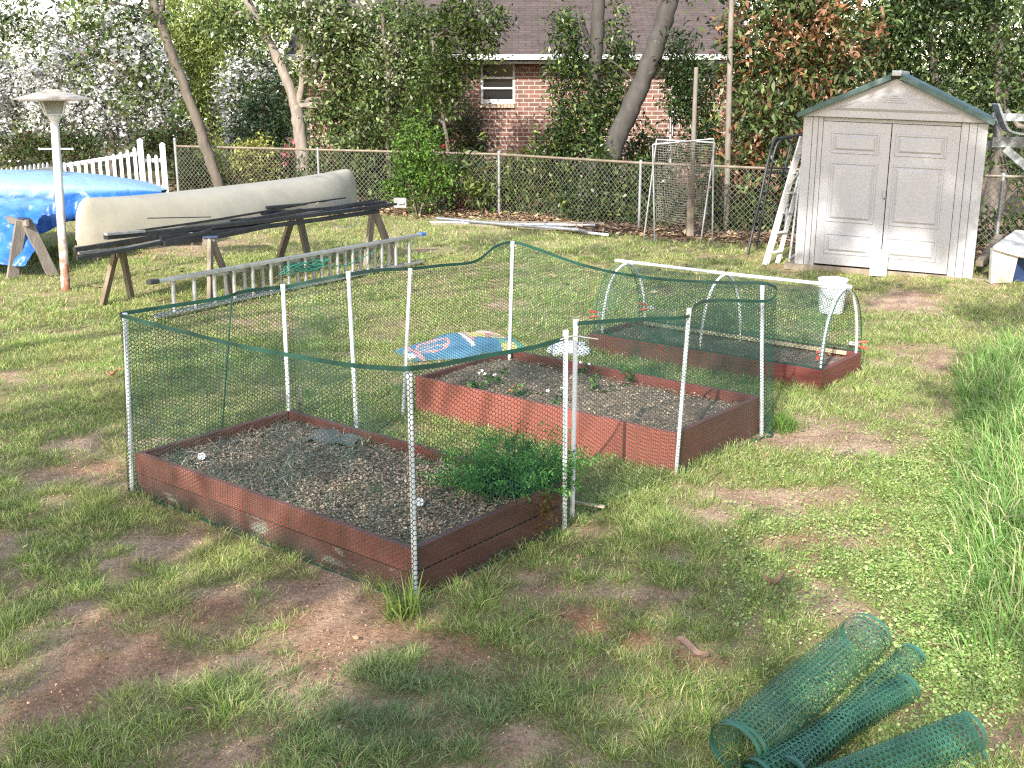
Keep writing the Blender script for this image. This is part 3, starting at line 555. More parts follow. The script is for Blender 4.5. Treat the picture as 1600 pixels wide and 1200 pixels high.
class Path:
    """smooth ruled surface between a bottom and a top polyline"""
    def __init__(s, Bm, Tp, n=8):
        s.B = np.array([tuple(p) for p in wob(Bm, n, 0)]); s.T = np.array([tuple(p) for p in wob(Tp, n, 0)])
        mid = (s.B+s.T)/2; s.d = np.concatenate([[0], np.cumsum(np.linalg.norm(np.diff(mid, axis=0), axis=1))]); s.U = s.d[-1]
    def __call__(s, u, v, V, amp=.02, seed=0):
        B_ = np.stack([np.interp(u, s.d, s.B[:, k]) for k in range(3)], 1); T_ = np.stack([np.interp(u, s.d, s.T[:, k]) for k in range(3)], 1)
        f = (v/V)[:, None]; P = B_+(T_-B_)*f
        du = .02; q0 = np.stack([np.interp(u-du, s.d, s.B[:, k]) for k in range(3)], 1); q1 = np.stack([np.interp(u+du, s.d, s.B[:, k]) for k in range(3)], 1)
        tg = unit(q1-q0); nr = np.stack([tg[:, 1], -tg[:, 0], 0*tg[:, 0]], 1)
        return P+nr*(((fbm(u, v*.4, .55, seed, 2)-.5)*2*amp)*np.sin(PI*np.clip(v/V, 0, 1)))[:, None]
CT = [  # bottom (ground point), top (photo point, depth)
 ((.345, 6.27), (886, 525, 6.28)), ((.10, 6.0), (830, 541, 6.02)), ((-.13, 5.74), (745, 556, 5.74)), ((-.33, 5.50), (690, 567, 5.50)), ((-.50, 5.29), (640, 573, 5.28)),
 ((-.62, 5.36), (612, 573, 5.38)), ((-.92, 5.61), (540, 567, 5.62)), ((-1.28, 5.91), (455, 553, 5.93)), ((-1.66, 6.22), (375, 538, 6.24)), ((-2.08, 6.58), (285, 516, 6.58)), ((-2.46, 6.88), (200, 494, 6.86)),
 ((-2.50, 6.97), (188, 489, 6.98)), ((-2.38, 7.09), (222, 483, 7.1)), ((-2.05, 7.42), (345, 464, 7.42)), ((-1.93, 7.55), (375, 455, 7.55)), ((-1.78, 7.75), (415, 449, 7.76)), ((-1.61, 7.92), (447, 446, 7.92)), ((-1.40, 7.98), (490, 437, 7.96)),
 ((-1.12, 8.0), (545, 427, 7.98)), ((-.98, 8.35), (595, 420, 8.4)), ((-.87, 8.73), (643, 418, 8.73)), ((-.64, 8.98), (690, 413, 8.98)), ((-.34, 9.32), (742, 407, 9.32)), ((-.18, 9.52), (774, 384, 9.52)), ((-.02, 9.67), (802, 377, 9.66)),
 ((.16, 9.6), (838, 387, 9.56)), ((.50, 9.33), (905, 411, 9.3)), ((.88, 9.03), (980, 428, 9.0)), ((1.30, 8.7), (1062, 437, 8.72)), ((1.65, 8.42), (1137, 440, 8.5)), ((1.90, 8.24), (1192, 441, 8.34)), ((1.97, 8.16), (1214, 450, 8.22)), ((1.95, 8.09), (1207, 465, 8.10)), ((1.88, 8.06), (1190, 469, 8.03)),
 ((1.66, 7.83), (1140, 468, 7.86)), ((1.42, 7.58), (1103, 469, 7.62)), ((1.24, 7.36), (1084, 478, 7.40)), ((1.12, 7.24), (1074, 493, 7.22)), ((.88, 6.98), (1020, 496, 7.0)), ((.62, 6.68), (960, 499, 6.72)), ((.40, 6.39), (902, 503, 6.42))]
pth = Path([Vector((*b_, .006)) for b_, t in CT], [at(*t) for b_, t in CT]); VH = 1.2
su = lambda u, v: pth(u, v, VH, .022, 3)
nr_ = empty('garden_netting', (-.5, 5.29, 0), 'green hexagonal plastic netting strung on white posts around two raised beds', 'netting')
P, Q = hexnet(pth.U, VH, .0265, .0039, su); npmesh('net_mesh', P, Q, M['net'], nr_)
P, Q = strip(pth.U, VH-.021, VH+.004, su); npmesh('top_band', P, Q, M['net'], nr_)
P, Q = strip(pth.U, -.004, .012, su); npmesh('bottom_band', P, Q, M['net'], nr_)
# zip tie across the gate posts
t3 = PST['P3'][1]; tie = MB(); a0 = at(872, 532, 6.24); tie.tube(wob([a0, at(890, 526, 6.2), at(905, 526, 6.32), at(934, 530, 6.45)], 4, 0), .004, 6)
tag(tie.build('cable_tie', M['pvc'], None, smooth=True, loc=a0), 'white cable tie sticking out across the two gate posts', 'cable tie')

# ------------------------------------------------------------------ hoop tunnel over bed 3
c3, e3, n3, L3, W3, h3 = bedframe(2)
def hoopP(s, t): return c3+e3*s+n3*(W3/2-(W3/2-.045)*math.cos(t)*(1+.0*math.sin(t)))+Vector((0, 0, h3-.06+.70*math.sin(t)**.85))
hf = empty('hoop_frame', c3+e3*L3/2+n3*W3/2+Vector((0, 0, h3)), 'white PVC hoop frame with ridge pipe over the low bed', 'hoop frame')
for s in (.035, 1.21, 2.30): MB().tube([hoopP(s, PI*k/20) for k in range(21)], .0125, 10).build('hoop', M['pvc'], hf, smooth=True)
zr = h3+.655; MB().tube([c3+e3*(-.03)+n3*W3/2+Vector((0, 0, zr+.012)), c3+e3*1.2+n3*W3/2+Vector((0, 0, zr+.004)), c3+e3*2.42+n3*W3/2+Vector((0, 0, zr+.012))], .0165, 10).build('ridge_pipe', M['pvc'], hf, smooth=True)
ARC = 1.75
def tun(u, v):
    t = np.clip(v/ARC, 0, 1)*PI; wv = W3/2-(W3/2-.018)*np.cos(t); z = h3-.045+.685*np.sin(t)**.85
    wz = (fbm(u, v, .4, 77, 2)-.5)*.03*np.sin(t); sag = -.02*np.sin(PI*((u-.1) % 1.1)/1.1)*np.sin(t)
    s = u-.0
    return np.stack([c3.x+e3.x*s+n3.x*(wv+wz), c3.y+e3.y*s+n3.y*(wv+wz), z+sag], 1)
tn = empty('tunnel_netting', c3+e3*L3/2+n3*W3/2+Vector((0, 0, h3)), 'green hexagonal netting draped over the white hoops', 'netting')
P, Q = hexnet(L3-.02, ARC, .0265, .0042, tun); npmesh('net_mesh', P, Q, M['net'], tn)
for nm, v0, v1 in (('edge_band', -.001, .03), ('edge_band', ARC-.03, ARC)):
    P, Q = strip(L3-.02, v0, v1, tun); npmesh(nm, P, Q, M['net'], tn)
n_ = 40; vv = np.linspace(0, ARC, n_)
for u0 in (.0, L3-.045):
    P = np.stack([tun(np.full(n_, u0), vv), tun(np.full(n_, u0+.008), vv)], 1).reshape(-1, 3); npmesh('end_band', P, grid_quads(n_, 2), M['net'], tn)
for v_, mt, lb in ((.055, 'greywood', 'grey wooden batten along the front edge of the hoop tunnel'), (W3-.055, 'gold', 'pale wooden batten along the back edge of the hoop tunnel')):
    a0 = c3+e3*.12+n3*v_+Vector((0, 0, h3-.02)); b0 = c3+e3*2.3+n3*v_+Vector((0, 0, h3-.02)); tag(MB().bar(a0, b0, .022, .035).build('wooden_batten', M[mt], None, .003, loc=(a0+b0)/2), lb, 'batten', 'battens in the hoop tunnel')
def clamp(p, d, label):
    d = Vector(d).normalized(); s = Vector((0, 0, 1)).cross(d).normalized(); r_ = empty('spring_clamp', p, label, 'clamp', 'red handled spring clamps')
    MB().bar(p-d*.06+Vector((0, 0, .008)), p+d*.02+Vector((0, 0, .012)), .022, .012).bar(p-d*.06-Vector((0, 0, .008)), p+d*.02-Vector((0, 0, .012)), .022, .012).build('jaw', M['clampjaw'], r_, .003)
    for k in (1, -1): MB().tube([p+d*.005+Vector((0, 0, .014*k)), p+d*.06+Vector((0, 0, .028*k)), p+d*.10+Vector((0, 0, .032*k))], [.008, .010, .009], 8).build('handle', M['clampred'], r_, smooth=True)
clamp(hoopP(.06, .25)+Vector((0, 0, -.02)), (-.3, -.6, -.02), 'red handled spring clamp on the near end hoop')
clamp(hoopP(.04, PI-.15), (1, -.2, -.1), 'red handled spring clamp at the right back corner of the tunnel')
clamp(hoopP(2.25, PI-.25), (-1, .1, .05), 'red handled spring clamp at the far end hoop')
clamp(hoopP(2.36, .3), (-.8, -.4, 0), 'red handled spring clamp at the left front corner of the tunnel')

# ------------------------------------------------------------------ plants in the beds
def leafy(name, base, label, cat, group, n, size, R, pal, seed, ratio=.6, mat='leaf', up=.8, extra=None, stems=True, squash=.7):
    base = Vector(base); root = empty(name, base, label, cat, group)
    crown('foliage', [(base+Vector((0, 0, R*.55)), (R, R, R*squash))], n, size, pal, root, mat, ratio, 10, size*.7, .2, seed, up, .1)
    if stems:
        mb = MB(); r_ = random.Random(seed)
        for k in range(5): a = r_.random()*2*PI; mb.tube([base, base+Vector((math.cos(a)*R*.35, math.sin(a)*R*.35, R*.5))], [.005, .003], 5)
        mb.build('stem', M['darkbark'], root)
    return root
BER = [(.6, (.07, .17, .035)), (.3, (.11, .23, .05)), (.1, (.04, .10, .025))]
def strawberry(px, py, k, label, flowers=0, R=.085):
    b_ = gp(px, py, .235); r_ = leafy('strawberry_plant', b_, label, 'strawberry plant', 'small plants in the middle bed', 34, .048, R, BER, 100+k)
    if flowers:
        mb = MB(); q = random.Random(k)
        for j in range(flowers):
            c = b_+Vector((q.uniform(-.10, .10), q.uniform(-.10, .02), .09+.05*q.random()))
            mb = MB(); P = []
            for a in range(10):
                t = a*2*PI/10; rr = .019 if a % 2 == 0 else .010; P.append(c+Vector((math.cos(t)*rr, math.sin(t)*rr*.7-.004, .004+math.sin(t)*rr*.6)))
            mb.add([c]+P, [(0, 1+a, 1+(a+1) % 10) for a in range(10)]); mb.build('flower', M['white'], r_)
strawberry(767, 604, 1, 'strawberry plant with white flowers nearest the brick red front board', 4, .12)
strawberry(822, 622, 2, 'small dark green plant beside the orange marigold')
strawberry(916, 585, 3, 'strawberry plant with one white flower near the back board behind the gate posts', 2, .12)
strawberry(934, 616, 4, 'bushy low strawberry plant in the middle of the middle bed')
strawberry(980, 598, 5, 'strawberry plant by the back board with a reddish leaf')
strawberry(865, 630, 6, 'small plant with a white bloom just left of the gate posts', 2, .08)
strawberry(742, 611, 7, 'yellowish seedling at the left end of the middle bed', 0, .05)
mg = empty('marigold', gp(803, 622, .23), 'small orange flowered marigold in the middle bed', 'marigold'); mb = MB(); q = random.Random(4)
for j in range(16):
    c = mg.location+Vector((q.uniform(-.045, .045), q.uniform(-.045, .045), .05+.05*q.random()))
    mb.add([c+Vector((math.cos(a)*.016, math.sin(a)*.012-.004, .01*math.sin(a*3)+.006)) for a in [k*2*PI/6 for k in range(6)]], [tuple(range(6))])
mb.build('bloom', pm('orange_petal', [(.3, (.5, .15, .06)), (.7, (.65, .26, .12))], 20, .7, .1), mg)
crown('foliage', [(mg.location+Vector((0, 0, .03)), (.05, .05, .04))], 40, .03, BER, mg, seed=31)
# big parsley bush spilling over the right corner of bed 1
pb = gp(800, 775, .2); pr = empty('parsley_bush', pb, 'big dense dark green parsley bush spilling over the right corner of the front bed', 'parsley bush')
PAL = [(.5, (.06, .18, .038)), (.3, (.12, .28, .065)), (.2, (.025, .09, .02))]
q = np.random.default_rng(41); PL, CL_ = [], []
for f in range(330):
    rx_, ry_ = [(770, 775), (812, 772), (848, 768), (745, 768)][f % 4]; r0 = np.array(gp(rx_+q.normal()*14, ry_, .2)); az = q.random()*2*PI; Lf = .19+.25*q.random(); el = .35+.9*q.random(); dirv = np.array([math.cos(az), math.sin(az), 0])
    t = np.linspace(.25, 1, 44)[:, None]; stem = r0+dirv*Lf*t*math.cos(el)*1.2+np.array([0, 0, 1])*(Lf*math.sin(el)*t*1.25-.26*Lf*t**3)
    sd_ = np.array([-math.sin(az), math.cos(az), 0]); wv = .05*np.sin(PI*np.clip(t*1.05-.1, 0, 1))**.7; PL.append(stem+sd_*(q.random((44, 1))*2-1)*wv+q.normal(size=(44, 3))*.007); CL_.append(pick(q, PAL, 1, .15)*(.65+.7*t))
PL = np.concatenate(PL); CL_ = np.concatenate(CL_); PL[:, 2] = np.maximum(PL[:, 2], .03)
V, Q, Cc = leafset(PL, .021, .45, CL_, .9, .1, q); npmesh('foliage', V, Q, M['leaf'], pr, Cc)
crown('withered_leaves', [(gp(852, 800, .2), (.05, .05, .10))], 170, .026, [(.6, (.13, .12, .035)), (.4, (.15, .08, .03))], pr, 'leaf', .55, 10, .03, .2, 42)
mb = MB(); q = random.Random(5)
for k in range(22):
    a = q.random()*2*PI; c = gp(800, 750, .36)+Vector((math.cos(a)*.2, math.sin(a)*.18, q.uniform(-.1, .05))); mb.tube([pb+Vector((q.uniform(-.05, .05), q.uniform(-.05, .05), 0)), (pb+c)/2+Vector((0, 0, .06)), c], [.005, .004, .002], 5)
mb.build('stem', M['net'], pr)
# onion shoots
for k, (px, py, hh, lb) in enumerate([(548, 782, .16, 'tallest onion shoot in the front of the mulch'), (592, 778, .10, 'short onion shoot right of the tallest one'), (572, 700, .20, 'onion shoot near the far board, leftmost of the back row'), (592, 695, .17, 'onion shoot near the far board, second of the back row'), (617, 703, .2, 'onion shoot near the far board, just left of the near corner post'), (655, 700, .14, 'onion shoot near the far board, just right of the near corner post'), (510, 788, .06, 'tiny onion sprout left of the tallest shoot')]):
    b_ = gp(px, py, .2); q = np.random.default_rng(60+k); n = 9
    V, Q, T, Cc = blades(np.array(b_)+np.concatenate([q.normal(size=(n, 2))*.018, np.zeros((n, 1))], 1), hh*(.5+.7*q.random(n)), np.full(n, .008), np.concatenate([q.normal(size=(n, 2))*.03, np.zeros((n, 1))], 1), pick(q, [(1, (.10, .20, .07))], n), q)
    tag(npmesh('onion_shoot', V, Q, M['grass'], None, Cc, T, loc=tuple(b_)), lb, 'onion shoot', 'onion shoots in the front bed')
for px, py, lb in ((316, 717, 'round white plant label at the left end of the front bed'), (656, 790, 'round white plant label beside the near corner post')):
    b_ = gp(px, py+10, .2); pr_ = empty('plant_label', b_, lb, 'plant label', 'white plant labels'); d = Vector((0, -.8, .6)); mb = MB(); c = b_+Vector((0, 0, .06))
    mb.tube([c-d*.003, c+d*.003], .026, 16).build('disc', M['white'], pr_, .001); MB().bar(b_+Vector((0, .004, -.03)), b_+Vector((0, .006, .05)), .012, .002).build('stake', M['white'], pr_)
# grass clump at the near post
b_ = gp(632, 968); q = np.random.default_rng(77); n = 90
V, Q, T, Cc = blades(np.array(b_)+np.concatenate([q.normal(size=(n, 2))*.035, np.zeros((n, 1))], 1), .10+.2*q.random(n), np.full(n, .009), np.concatenate([q.normal(size=(n, 2))*.10+np.array([-.03, 0]), np.zeros((n, 1))], 1), pick(q, [(.6, (.16, .25, .05)), (.4, (.26, .31, .10))], n), q, .8)
tag(npmesh('grass_clump', V, Q, M['grass'], None, Cc, T, loc=tuple(b_)), 'tall yellow green grass clump at the foot of the near corner post', 'grass clump')
b_ = gp(1225, 672); n = 120
V, Q, T, Cc = blades(np.array(b_)+np.concatenate([q.normal(size=(n, 2))*.07, np.zeros((n, 1))], 1), .08+.14*q.random(n), np.full(n, .008), np.concatenate([q.normal(size=(n, 2))*.08, np.zeros((n, 1))], 1), pick(q, [(.6, (.12, .24, .04)), (.4, (.18, .29, .07))], n), q, .8)
tag(npmesh('grass_clump', V, Q, M['grass'], None, Cc, T, loc=tuple(b_)), 'bright green grass clump beside the right corner of the middle bed', 'grass clump')

# ------------------------------------------------------------------ soil bag
A = gp(640, 566); Bq = gp(822, 546); ax = (Bq-A); Lg = ax.length; ax.normalize(); ay = Vector((-ax.y, ax.x, 0)); nu, nv = 90, 48
U, V = np.meshgrid(np.linspace(0, 1, nu), np.linspace(-1, 1, nv), indexing='ij')
Hh = .15*(np.sin(PI*np.clip(U, 0, 1))**.5)*np.clip(1-V**4, 0, 1)**.8*(.42+.58*sstep(0, .55, U))+(fbm(U*2, V, .3, 80)-.5)*.07*np.clip(1-V**4, 0, 1); W_ = .31*(1-.12*np.cos(2*PI*U))
P = np.array(A)[None, None]+np.array(ax)*(U*Lg)[..., None]+np.array(ay)*(V*W_+.22)[..., None]; P[..., 2] = np.maximum(Hh, 0)+.012
Cb = np.ones(U.shape+(3,))*np.array([.07, .165, .24])*(.75+.5*fbm(U, V, .15, 85))[..., None]
def paint(mask, c): Cb[mask] = c
tt = (U-.25)**2/.016+(V+.05)**2/.32
paint((U < .5) & (np.sin(V*26+U*40) > .55) & (tt < 1), (.42, .30, .26)); paint((tt > .86) & (tt < 1.15), (.55, .24, .20)); paint((U > .08) & (U < .12), (.40, .22, .2)); paint((U > .50) & (U < .53) & (V > -.8), (.62, .5, .42)); paint((U > .545) & (U < .57) & (V > -.5), (.55, .20, .16))
paint((U > .56) & (V > -.3+.5*(U-.56)) & (U < .78), (.52, .46, .13)); paint((U > .72) & (V > -.55), (.45, .13, .10)); paint((U > .76) & (fbm(U, V, .12, 81) > .55), (.45, .41, .14)); paint((U > .76) & (fbm(U, V, .10, 84) > .62), (.12, .26, .16)); paint((U > .9), (.10, .28, .2)); paint((U > .56) & (np.abs(V-.28) < .05), (.7, .42, .36))
paint((U > .015) & (U < .07) & (V < -.15) & (V > -.6), (.7, .7, .68))
tag(npmesh('soil_bag', P, grid_quads(nu, nv), M['print'], None, Cb.reshape(-1, 3), smooth=True, loc=tuple((A+Bq)/2)), 'plump blue, yellow and red plastic soil bag lying behind the middle bed', 'soil bag')
# white plastic bag between beds
c0 = gp(890, 556); U, V = np.meshgrid(np.linspace(0, PI, 22), np.linspace(0, 2*PI, 40), indexing='ij')
rr = 1+.6*(fbm(np.cos(V)*np.sin(U)*3, np.sin(V)*np.sin(U)*3+np.cos(U)*2, .8, 82)-.5)
P = np.stack([c0.x+.20*rr*np.sin(U)*np.cos(V), c0.y+.14*rr*np.sin(U)*np.sin(V), np.maximum(.06+.085*rr*np.cos(U), .008)], -1)
tag(npmesh('plastic_bag', P, grid_quads(22, 40), M['bag_white'], smooth=True, loc=tuple(c0)), 'crumpled white plastic bag on the grass behind the gate posts', 'plastic bag')

# ------------------------------------------------------------------ extension ladder lying on edge, rope
LA, LB = Vector((-3.98, 12.38, 0)), Vector((-1.31, 16.42, 0)); ld = (LB-LA).normalized(); ln = Vector((ld.y, -ld.x, 0))
lr = empty('extension_ladder', (LA+LB)/2, 'aluminium extension ladder lying on its edge in the grass below the canoe', 'ladder'); LL = (LB-LA).length
for s0, s1, o, hh in ((0, LL, 0, .45), (.85, LL-.55, -.075, .40)):
    for z in (.035, hh):
        mb = MB(); a0, b0 = LA+ld*s0+ln*o, LA+ld*s1+ln*o
        mb.bar(a0+Vector((0, 0, z)), b0+Vector((0, 0, z)), .075, .008); sgn = -1 if z > .2 else 1
        for k in (-1, 1): mb.bar(a0+ln*.036*k+Vector((0, 0, z+sgn*.018)), b0+ln*.036*k+Vector((0, 0, z+sgn*.018)), .006, .036)
        mb.build('rail', M['alu'], lr, .002)
    s = s0+.27
    while s < s1-.1:
        p = LA+ld*s+ln*o; MB().tube([p+Vector((0, 0, .035)), p+Vector((0, 0, hh))], .026, 10).build('rung', M['alu'], lr, smooth=True); s += .305
for p, m_ in ((LB, 'bluecap'), (LA, 'blackcap')): MB().bar(p+Vector((0, 0, .44))-ld*.06, p+Vector((0, 0, .44))+ld*.06, .085, .05).build('end_cap', M[m_], lr, .006)
mb = MB(); q = random.Random(9); pts = []
for k in range(40):
    s = 2.25+.35*math.sin(k*.9)+.02*k*.3; pts.append(LA+ld*s+ln*(.03+.03*math.sin(k*2.1))+Vector((0, 0, .30+.07*math.cos(k*1.7)+q.uniform(-.02, .02))))
mb.tube(wob(pts, 2, .004), .006, 5); mb.tube(wob([LA+ld*2.5+ln*.05+Vector((0, 0, .31)), LA+ld*3.1+ln*.06+Vector((0, 0, .22)), LA+ld*3.7+ln*.05+Vector((0, 0, .33))], 6, .004), .006, 5); mb.tube(wob([LA+ld*1.3+ln*.05+Vector((0, 0, .18)), LA+ld*1.7+ln*.05+Vector((0, 0, .1)), LA+ld*2.1+ln*.05+Vector((0, 0, .05))], 6, .004), .006, 5)
tag(mb.build('green_rope', M['rope'], None, smooth=True, loc=LA+ld*2.3), 'green rope tangled through the ladder rungs', 'rope')

# ------------------------------------------------------------------ sawhorses, canoe, dark rails
def sawhorse(a, b, h, label, mat=('oldwood', 'brownwood'), group='wooden sawhorses', br=True, spread=.26):
    a = Vector((*a, 0)); b = Vector((*b, 0)); d = (b-a).normalized(); n = Vector((d.y, -d.x, 0))
    r_ = empty('sawhorse', (a+b)/2, label, 'sawhorse', group); MB().bar(a-d*.12+Vector((0, 0, h)), b+d*.05+Vector((0, 0, h)), .045, .09).build('beam', M['greywood'], r_, .004)
    for k, p in enumerate((a, b)):
        for s in (1, -1):
            top = p+n*s*.035+Vector((0, 0, h+.02)); ft = p+n*s*spread+Vector((-.10*s if n.y < 0 else .10*s, 0, 0))+d*(-.09 if k == 0 else .09)
            MB().bar(ft-Vector((0, 0, .02)), top, .15, .045, d).build('leg', M[mat[0] if s*(1 if k else -1) > 0 else mat[1]], r_, .004)
        if br:
            mb = MB()
            for s in (1, -1): mb.bar(p+n*s*.058+Vector((0, 0, h+.04)), p+n*s*.105+Vector((0, 0, h-.17)), .10, .006, d)
            mb.build('bracket', M['galv'], r_, .001)
        MB().bar(p-d*.09+Vector((0, 0, h+.055)), p+d*.09+Vector((0, 0, h+.055)), .10, .02).build('pad', M['darkblue'], r_, .003)
    return r_
sawhorse((-4.72, 13.55), (-3.63, 13.60), .72, 'wooden sawhorse under the near end of the canoe')
sawhorse((-3.22, 16.95), (-2.02, 16.55), .74, 'wooden sawhorse under the far end of the canoe')
CA, CB = Vector((-4.93, 12.75, 0)), Vector((-2.40, 17.55, 0)); cd = (CB-CA).normalized(); cn = Vector((cd.y, -cd.x, 0)); CL = (CB-CA).length
nu, nv = 80, 30; U, V = np.meshgrid(np.linspace(0, 1, nu), np.linspace(-1, 1, nv), indexing='ij')
tU = np.abs(2*U-1); wid = .45*np.clip(1-tU**2.6, 0, 1)**.75+.012; hgt = .45+.10*tU**3
end = np.clip((tU-.90)/.10, 0, 1); keel = hgt*np.sqrt(np.clip(1-end**2.4, .02, 1))       # rounded stems
cs = np.abs(V); sec = (1-cs**2.7)**.55; zz = .80+hgt*0+np.where(True, keel*sec, 0)
sh = wid[...]*np.sign(V)*(cs**.82); zz = zz-(.02*tU**2)
P = np.array(CA)[None, None]+np.array(cd)*(U*CL)[..., None]+np.array(cn)*sh[..., None]; P[..., 2] = zz
cr = empty('canoe', (CA+CB)/2+Vector((0, 0, .8)), 'cream canoe stored upside down on sawhorses, grimy along its side', 'canoe')
hl = npmesh('hull', P, grid_quads(nu, nv), M['canoe'], cr, smooth=True)
for s in (0, -1):
    MB().tube([Vector(P[k, s])+Vector((0, 0, -.005)) for k in range(0, nu, 3)]+[Vector(P[nu-1, s])], .016, 6).build('gunwale', M['oldwood'], cr, smooth=True)
mb = MB()
for u in (.32, .68): c = CA+cd*CL*u; mb.bar(c-cn*.38+Vector((0, 0, .79)), c+cn*.38+Vector((0, 0, .79)), .06, .02)
mb.build('thwart', M['brownwood'], cr, .003)
# rails stacked on the sawhorses in front of the canoe
def rail(p0, p1, wd, h, label, mat='darkmetal', sag=.02):
    a = at(p0[0], p0[1], p0[2]-.30); b = at(p1[0], p1[1], p1[2]-.30); mb = MB(); N_ = 6; prev = a
    for k in range(1, N_+1):
        t = k/N_; c = a+(b-a)*t+Vector((0, 0, -sag*math.sin(PI*t))); mb.bar(prev, c, wd*.72, h*.95); prev = c
    tag(mb.build('metal_rail', M[mat], None, .002, loc=(a+b)/2), label, 'rail', 'dark rails stacked beside the canoe')
rail((116, 390, 12.55), (470, 328, 15.6), .07, .045, 'longest dark rail, lowest at the left end of the stack beside the canoe')
rail((255, 381, 13.4), (420, 352, 14.9), .10, .06, 'dark rail bundle lying on the pads of the near sawhorse')
rail((120, 404, 12.5), (330, 360, 14.0), .05, .04, 'short black rail jutting lowest in front of the near sawhorse')
rail((123, 396, 12.65), (300, 365, 13.9), .06, .03, 'pale grey rail sandwiched between two black ones at the near end', 'greyrail')
rail((165, 371, 13.0), (610, 320, 16.9), .11, .05, 'broad dark channel rail along the middle of the stack')
rail((165, 366, 12.95), (225, 361, 13.4), .08, .03, 'short grey offcut lying on top of the near end of the stack', 'greyrail', 0)
rail((190, 364, 13.2), (480, 318, 15.9), .03, .025, 'thin black rod crossing over the stack beside the canoe')
rail((230, 341, 13.5), (330, 339, 14.0), .012, .012, 'thinnest black rod standing against the canoe side', 'darkmetal', 0)
rail((250, 372, 13.5), (590, 330, 16.7), .10, .05, 'dark rail underneath, spanning both sawhorses')
rail((415, 324, 15.3), (475, 319, 15.8), .10, .03, 'black flat plate lying on the far half of the stack', 'darkmetal', 0)
rail((380, 335, 15.0), (602, 315, 16.9), .05, .04, 'dark rail at the far end ending above the far sawhorse')
rail((420, 326, 15.3), (540, 309, 16.8), .025, .02, 'thin dark rod sloping up at the far end of the stack', 'darkmetal', 0)
rail((150, 383, 12.9), (560, 321, 16.5), .03, .03, 'thin black pole running the whole front edge of the stack')
rail((300, 352, 14.2), (590, 312, 16.9), .025, .025, 'thin black pole leaning across the far half of the canoe side')
rail((200, 376, 13.2), (520, 331, 16.2), .035, .03, 'thin dark pole between the two broad rails of the stack')
rail((560, 320, 16.7), (620, 319, 17.0), .045, .035, 'dark rail stub pointing past the far sawhorse', 'darkmetal', 0)
a0 = at(626, 317, 17.05); mb = MB(); mb.bar(a0-Vector((.10, -.02, 0)), a0+Vector((.09, -.02, 0)), .03, .15); mb.bar(a0+Vector((-.03, -.03, 0)), a0+Vector((.06, -.04, 0)), .02, .03); tag(mb.build('bracket_plate', M['greyrail'], None, .003, loc=a0), 'square grey metal end plate on the far end of the rails', 'bracket plate')
mb = MB(); mb.tube(wob([at(490, 325, 16), at(500, 316, 16), at(540, 318, 16.4), at(560, 345, 16.5), at(540, 356, 16.4), at(520, 350, 16.3)], 6, .01), .006, 5); tag(mb.build('loose_wire', M['galv'], None, smooth=True, loc=at(520, 330, 16.3)), 'loop of loose wire hanging off the rail stack', 'wire')

# ------------------------------------------------------------------ tarped boat
def tarp(name, label, prof, nu, nv, P0, P1, seed, toplightfun):
    pass
nu, nv = 130, 80; U, V = np.meshgrid(np.linspace(0, 1, nu), np.linspace(0, 1, nv), indexing='ij')
xL, xR = -10.6, -5.38; xx = xL+(xR-xL)*U; taper = np.clip(1-(np.clip(U-.55, 0, 1)/.46)**2.2, .02, 1)
yc = 17.3+.35*U; hw = .86*taper**.6; zt = .93+.40*taper**.7*(1-.25*U); zb = np.where(True, .36-.02*np.sin(U*9), 0)+.50*sstep(.62, .95, U)+.16*(fbm(U*6, U*0, .6, 90)-.5)
# V: 0 front hem -> .42 shoulder -> .5 ridge -> 1 back hem
th = np.clip((V-.30)/.40, 0, 1)*PI; fy = -np.cos(th)*hw; fz = zt-.20*taper*(1-np.sin(th)**.8)
front = V < .30; k = (1-V/.30); fz = np.where(front, fz-(fz-zb)*np.clip(k, 0, 1), fz); fy = np.where(front, fy-.05*k-.06*k*(1-taper), fy)
back = V > .70; k2 = (V-.70)/.30; fz = np.where(back, fz-(fz-zb)*np.clip(k2, 0, 1), fz)
fold = (fbm(U*30, V*1.6+U*3, 1.0, 91, 3)-.5)*.52*np.clip(k, 0, 1)*front+(fbm(U*9, V*6, .6, 92)-.5)*.05
P = np.stack([xx+(fbm(U*8, V*4, .7, 93)-.5)*.08, yc+fy-fold, fz+(fbm(U*5, V*5, .6, 94)-.5)*.03], -1)
toplight = (sstep(.22, .34, V)*(1-sstep(.75, .9, V))*.95+(fbm(U*12, V*4, .6, 95)-.62)*.5*(1-sstep(.2, .3, V))).clip(0, 1)  # mask that paints sunlight on the tarp top as a paler blue
tag(npmesh('boat_tarp', P, grid_quads(nu, nv), M['tarp'], smooth=True, toplight=toplight, loc=(-8, 17.4, .8)), 'bright blue tarp draped over a long boat, bleached pale on top', 'tarp')
bt = MB(); pts = []
hx = np.linspace(0, 1, 24)
Vb, Fb = [], []
for u in hx:
    tp = max(.03, 1-(max(0, u-.55)/.46)**2.2); x_ = -10.5+5.0*u; w_ = .80*tp**.6; y_ = 17.3+.35*u
    for s in range(9): a = PI*s/8; Vb.append((x_, y_-math.cos(a)*w_, .70+.12*u+.42*tp**.7*math.sin(a)**.8*.8))
bt.add(Vb, [(i*9+j, i*9+j+1, (i+1)*9+j+1, (i+1)*9+j) for i in range(23) for j in range(8)])
tag(bt.build('covered_boat', M['bluein'], None, smooth=True, loc=(-8, 17.4, .7)), 'overturned boat hull hidden under the blue tarp, dark underside showing', 'boat')
sawhorse((-6.62, 15.35), (-8.0, 16.6), .74, 'weathered sawhorse half covered by the hanging blue tarp at the left edge', group='wooden sawhorses', br=False, spread=.19, mat=('greywood', 'greywood'))
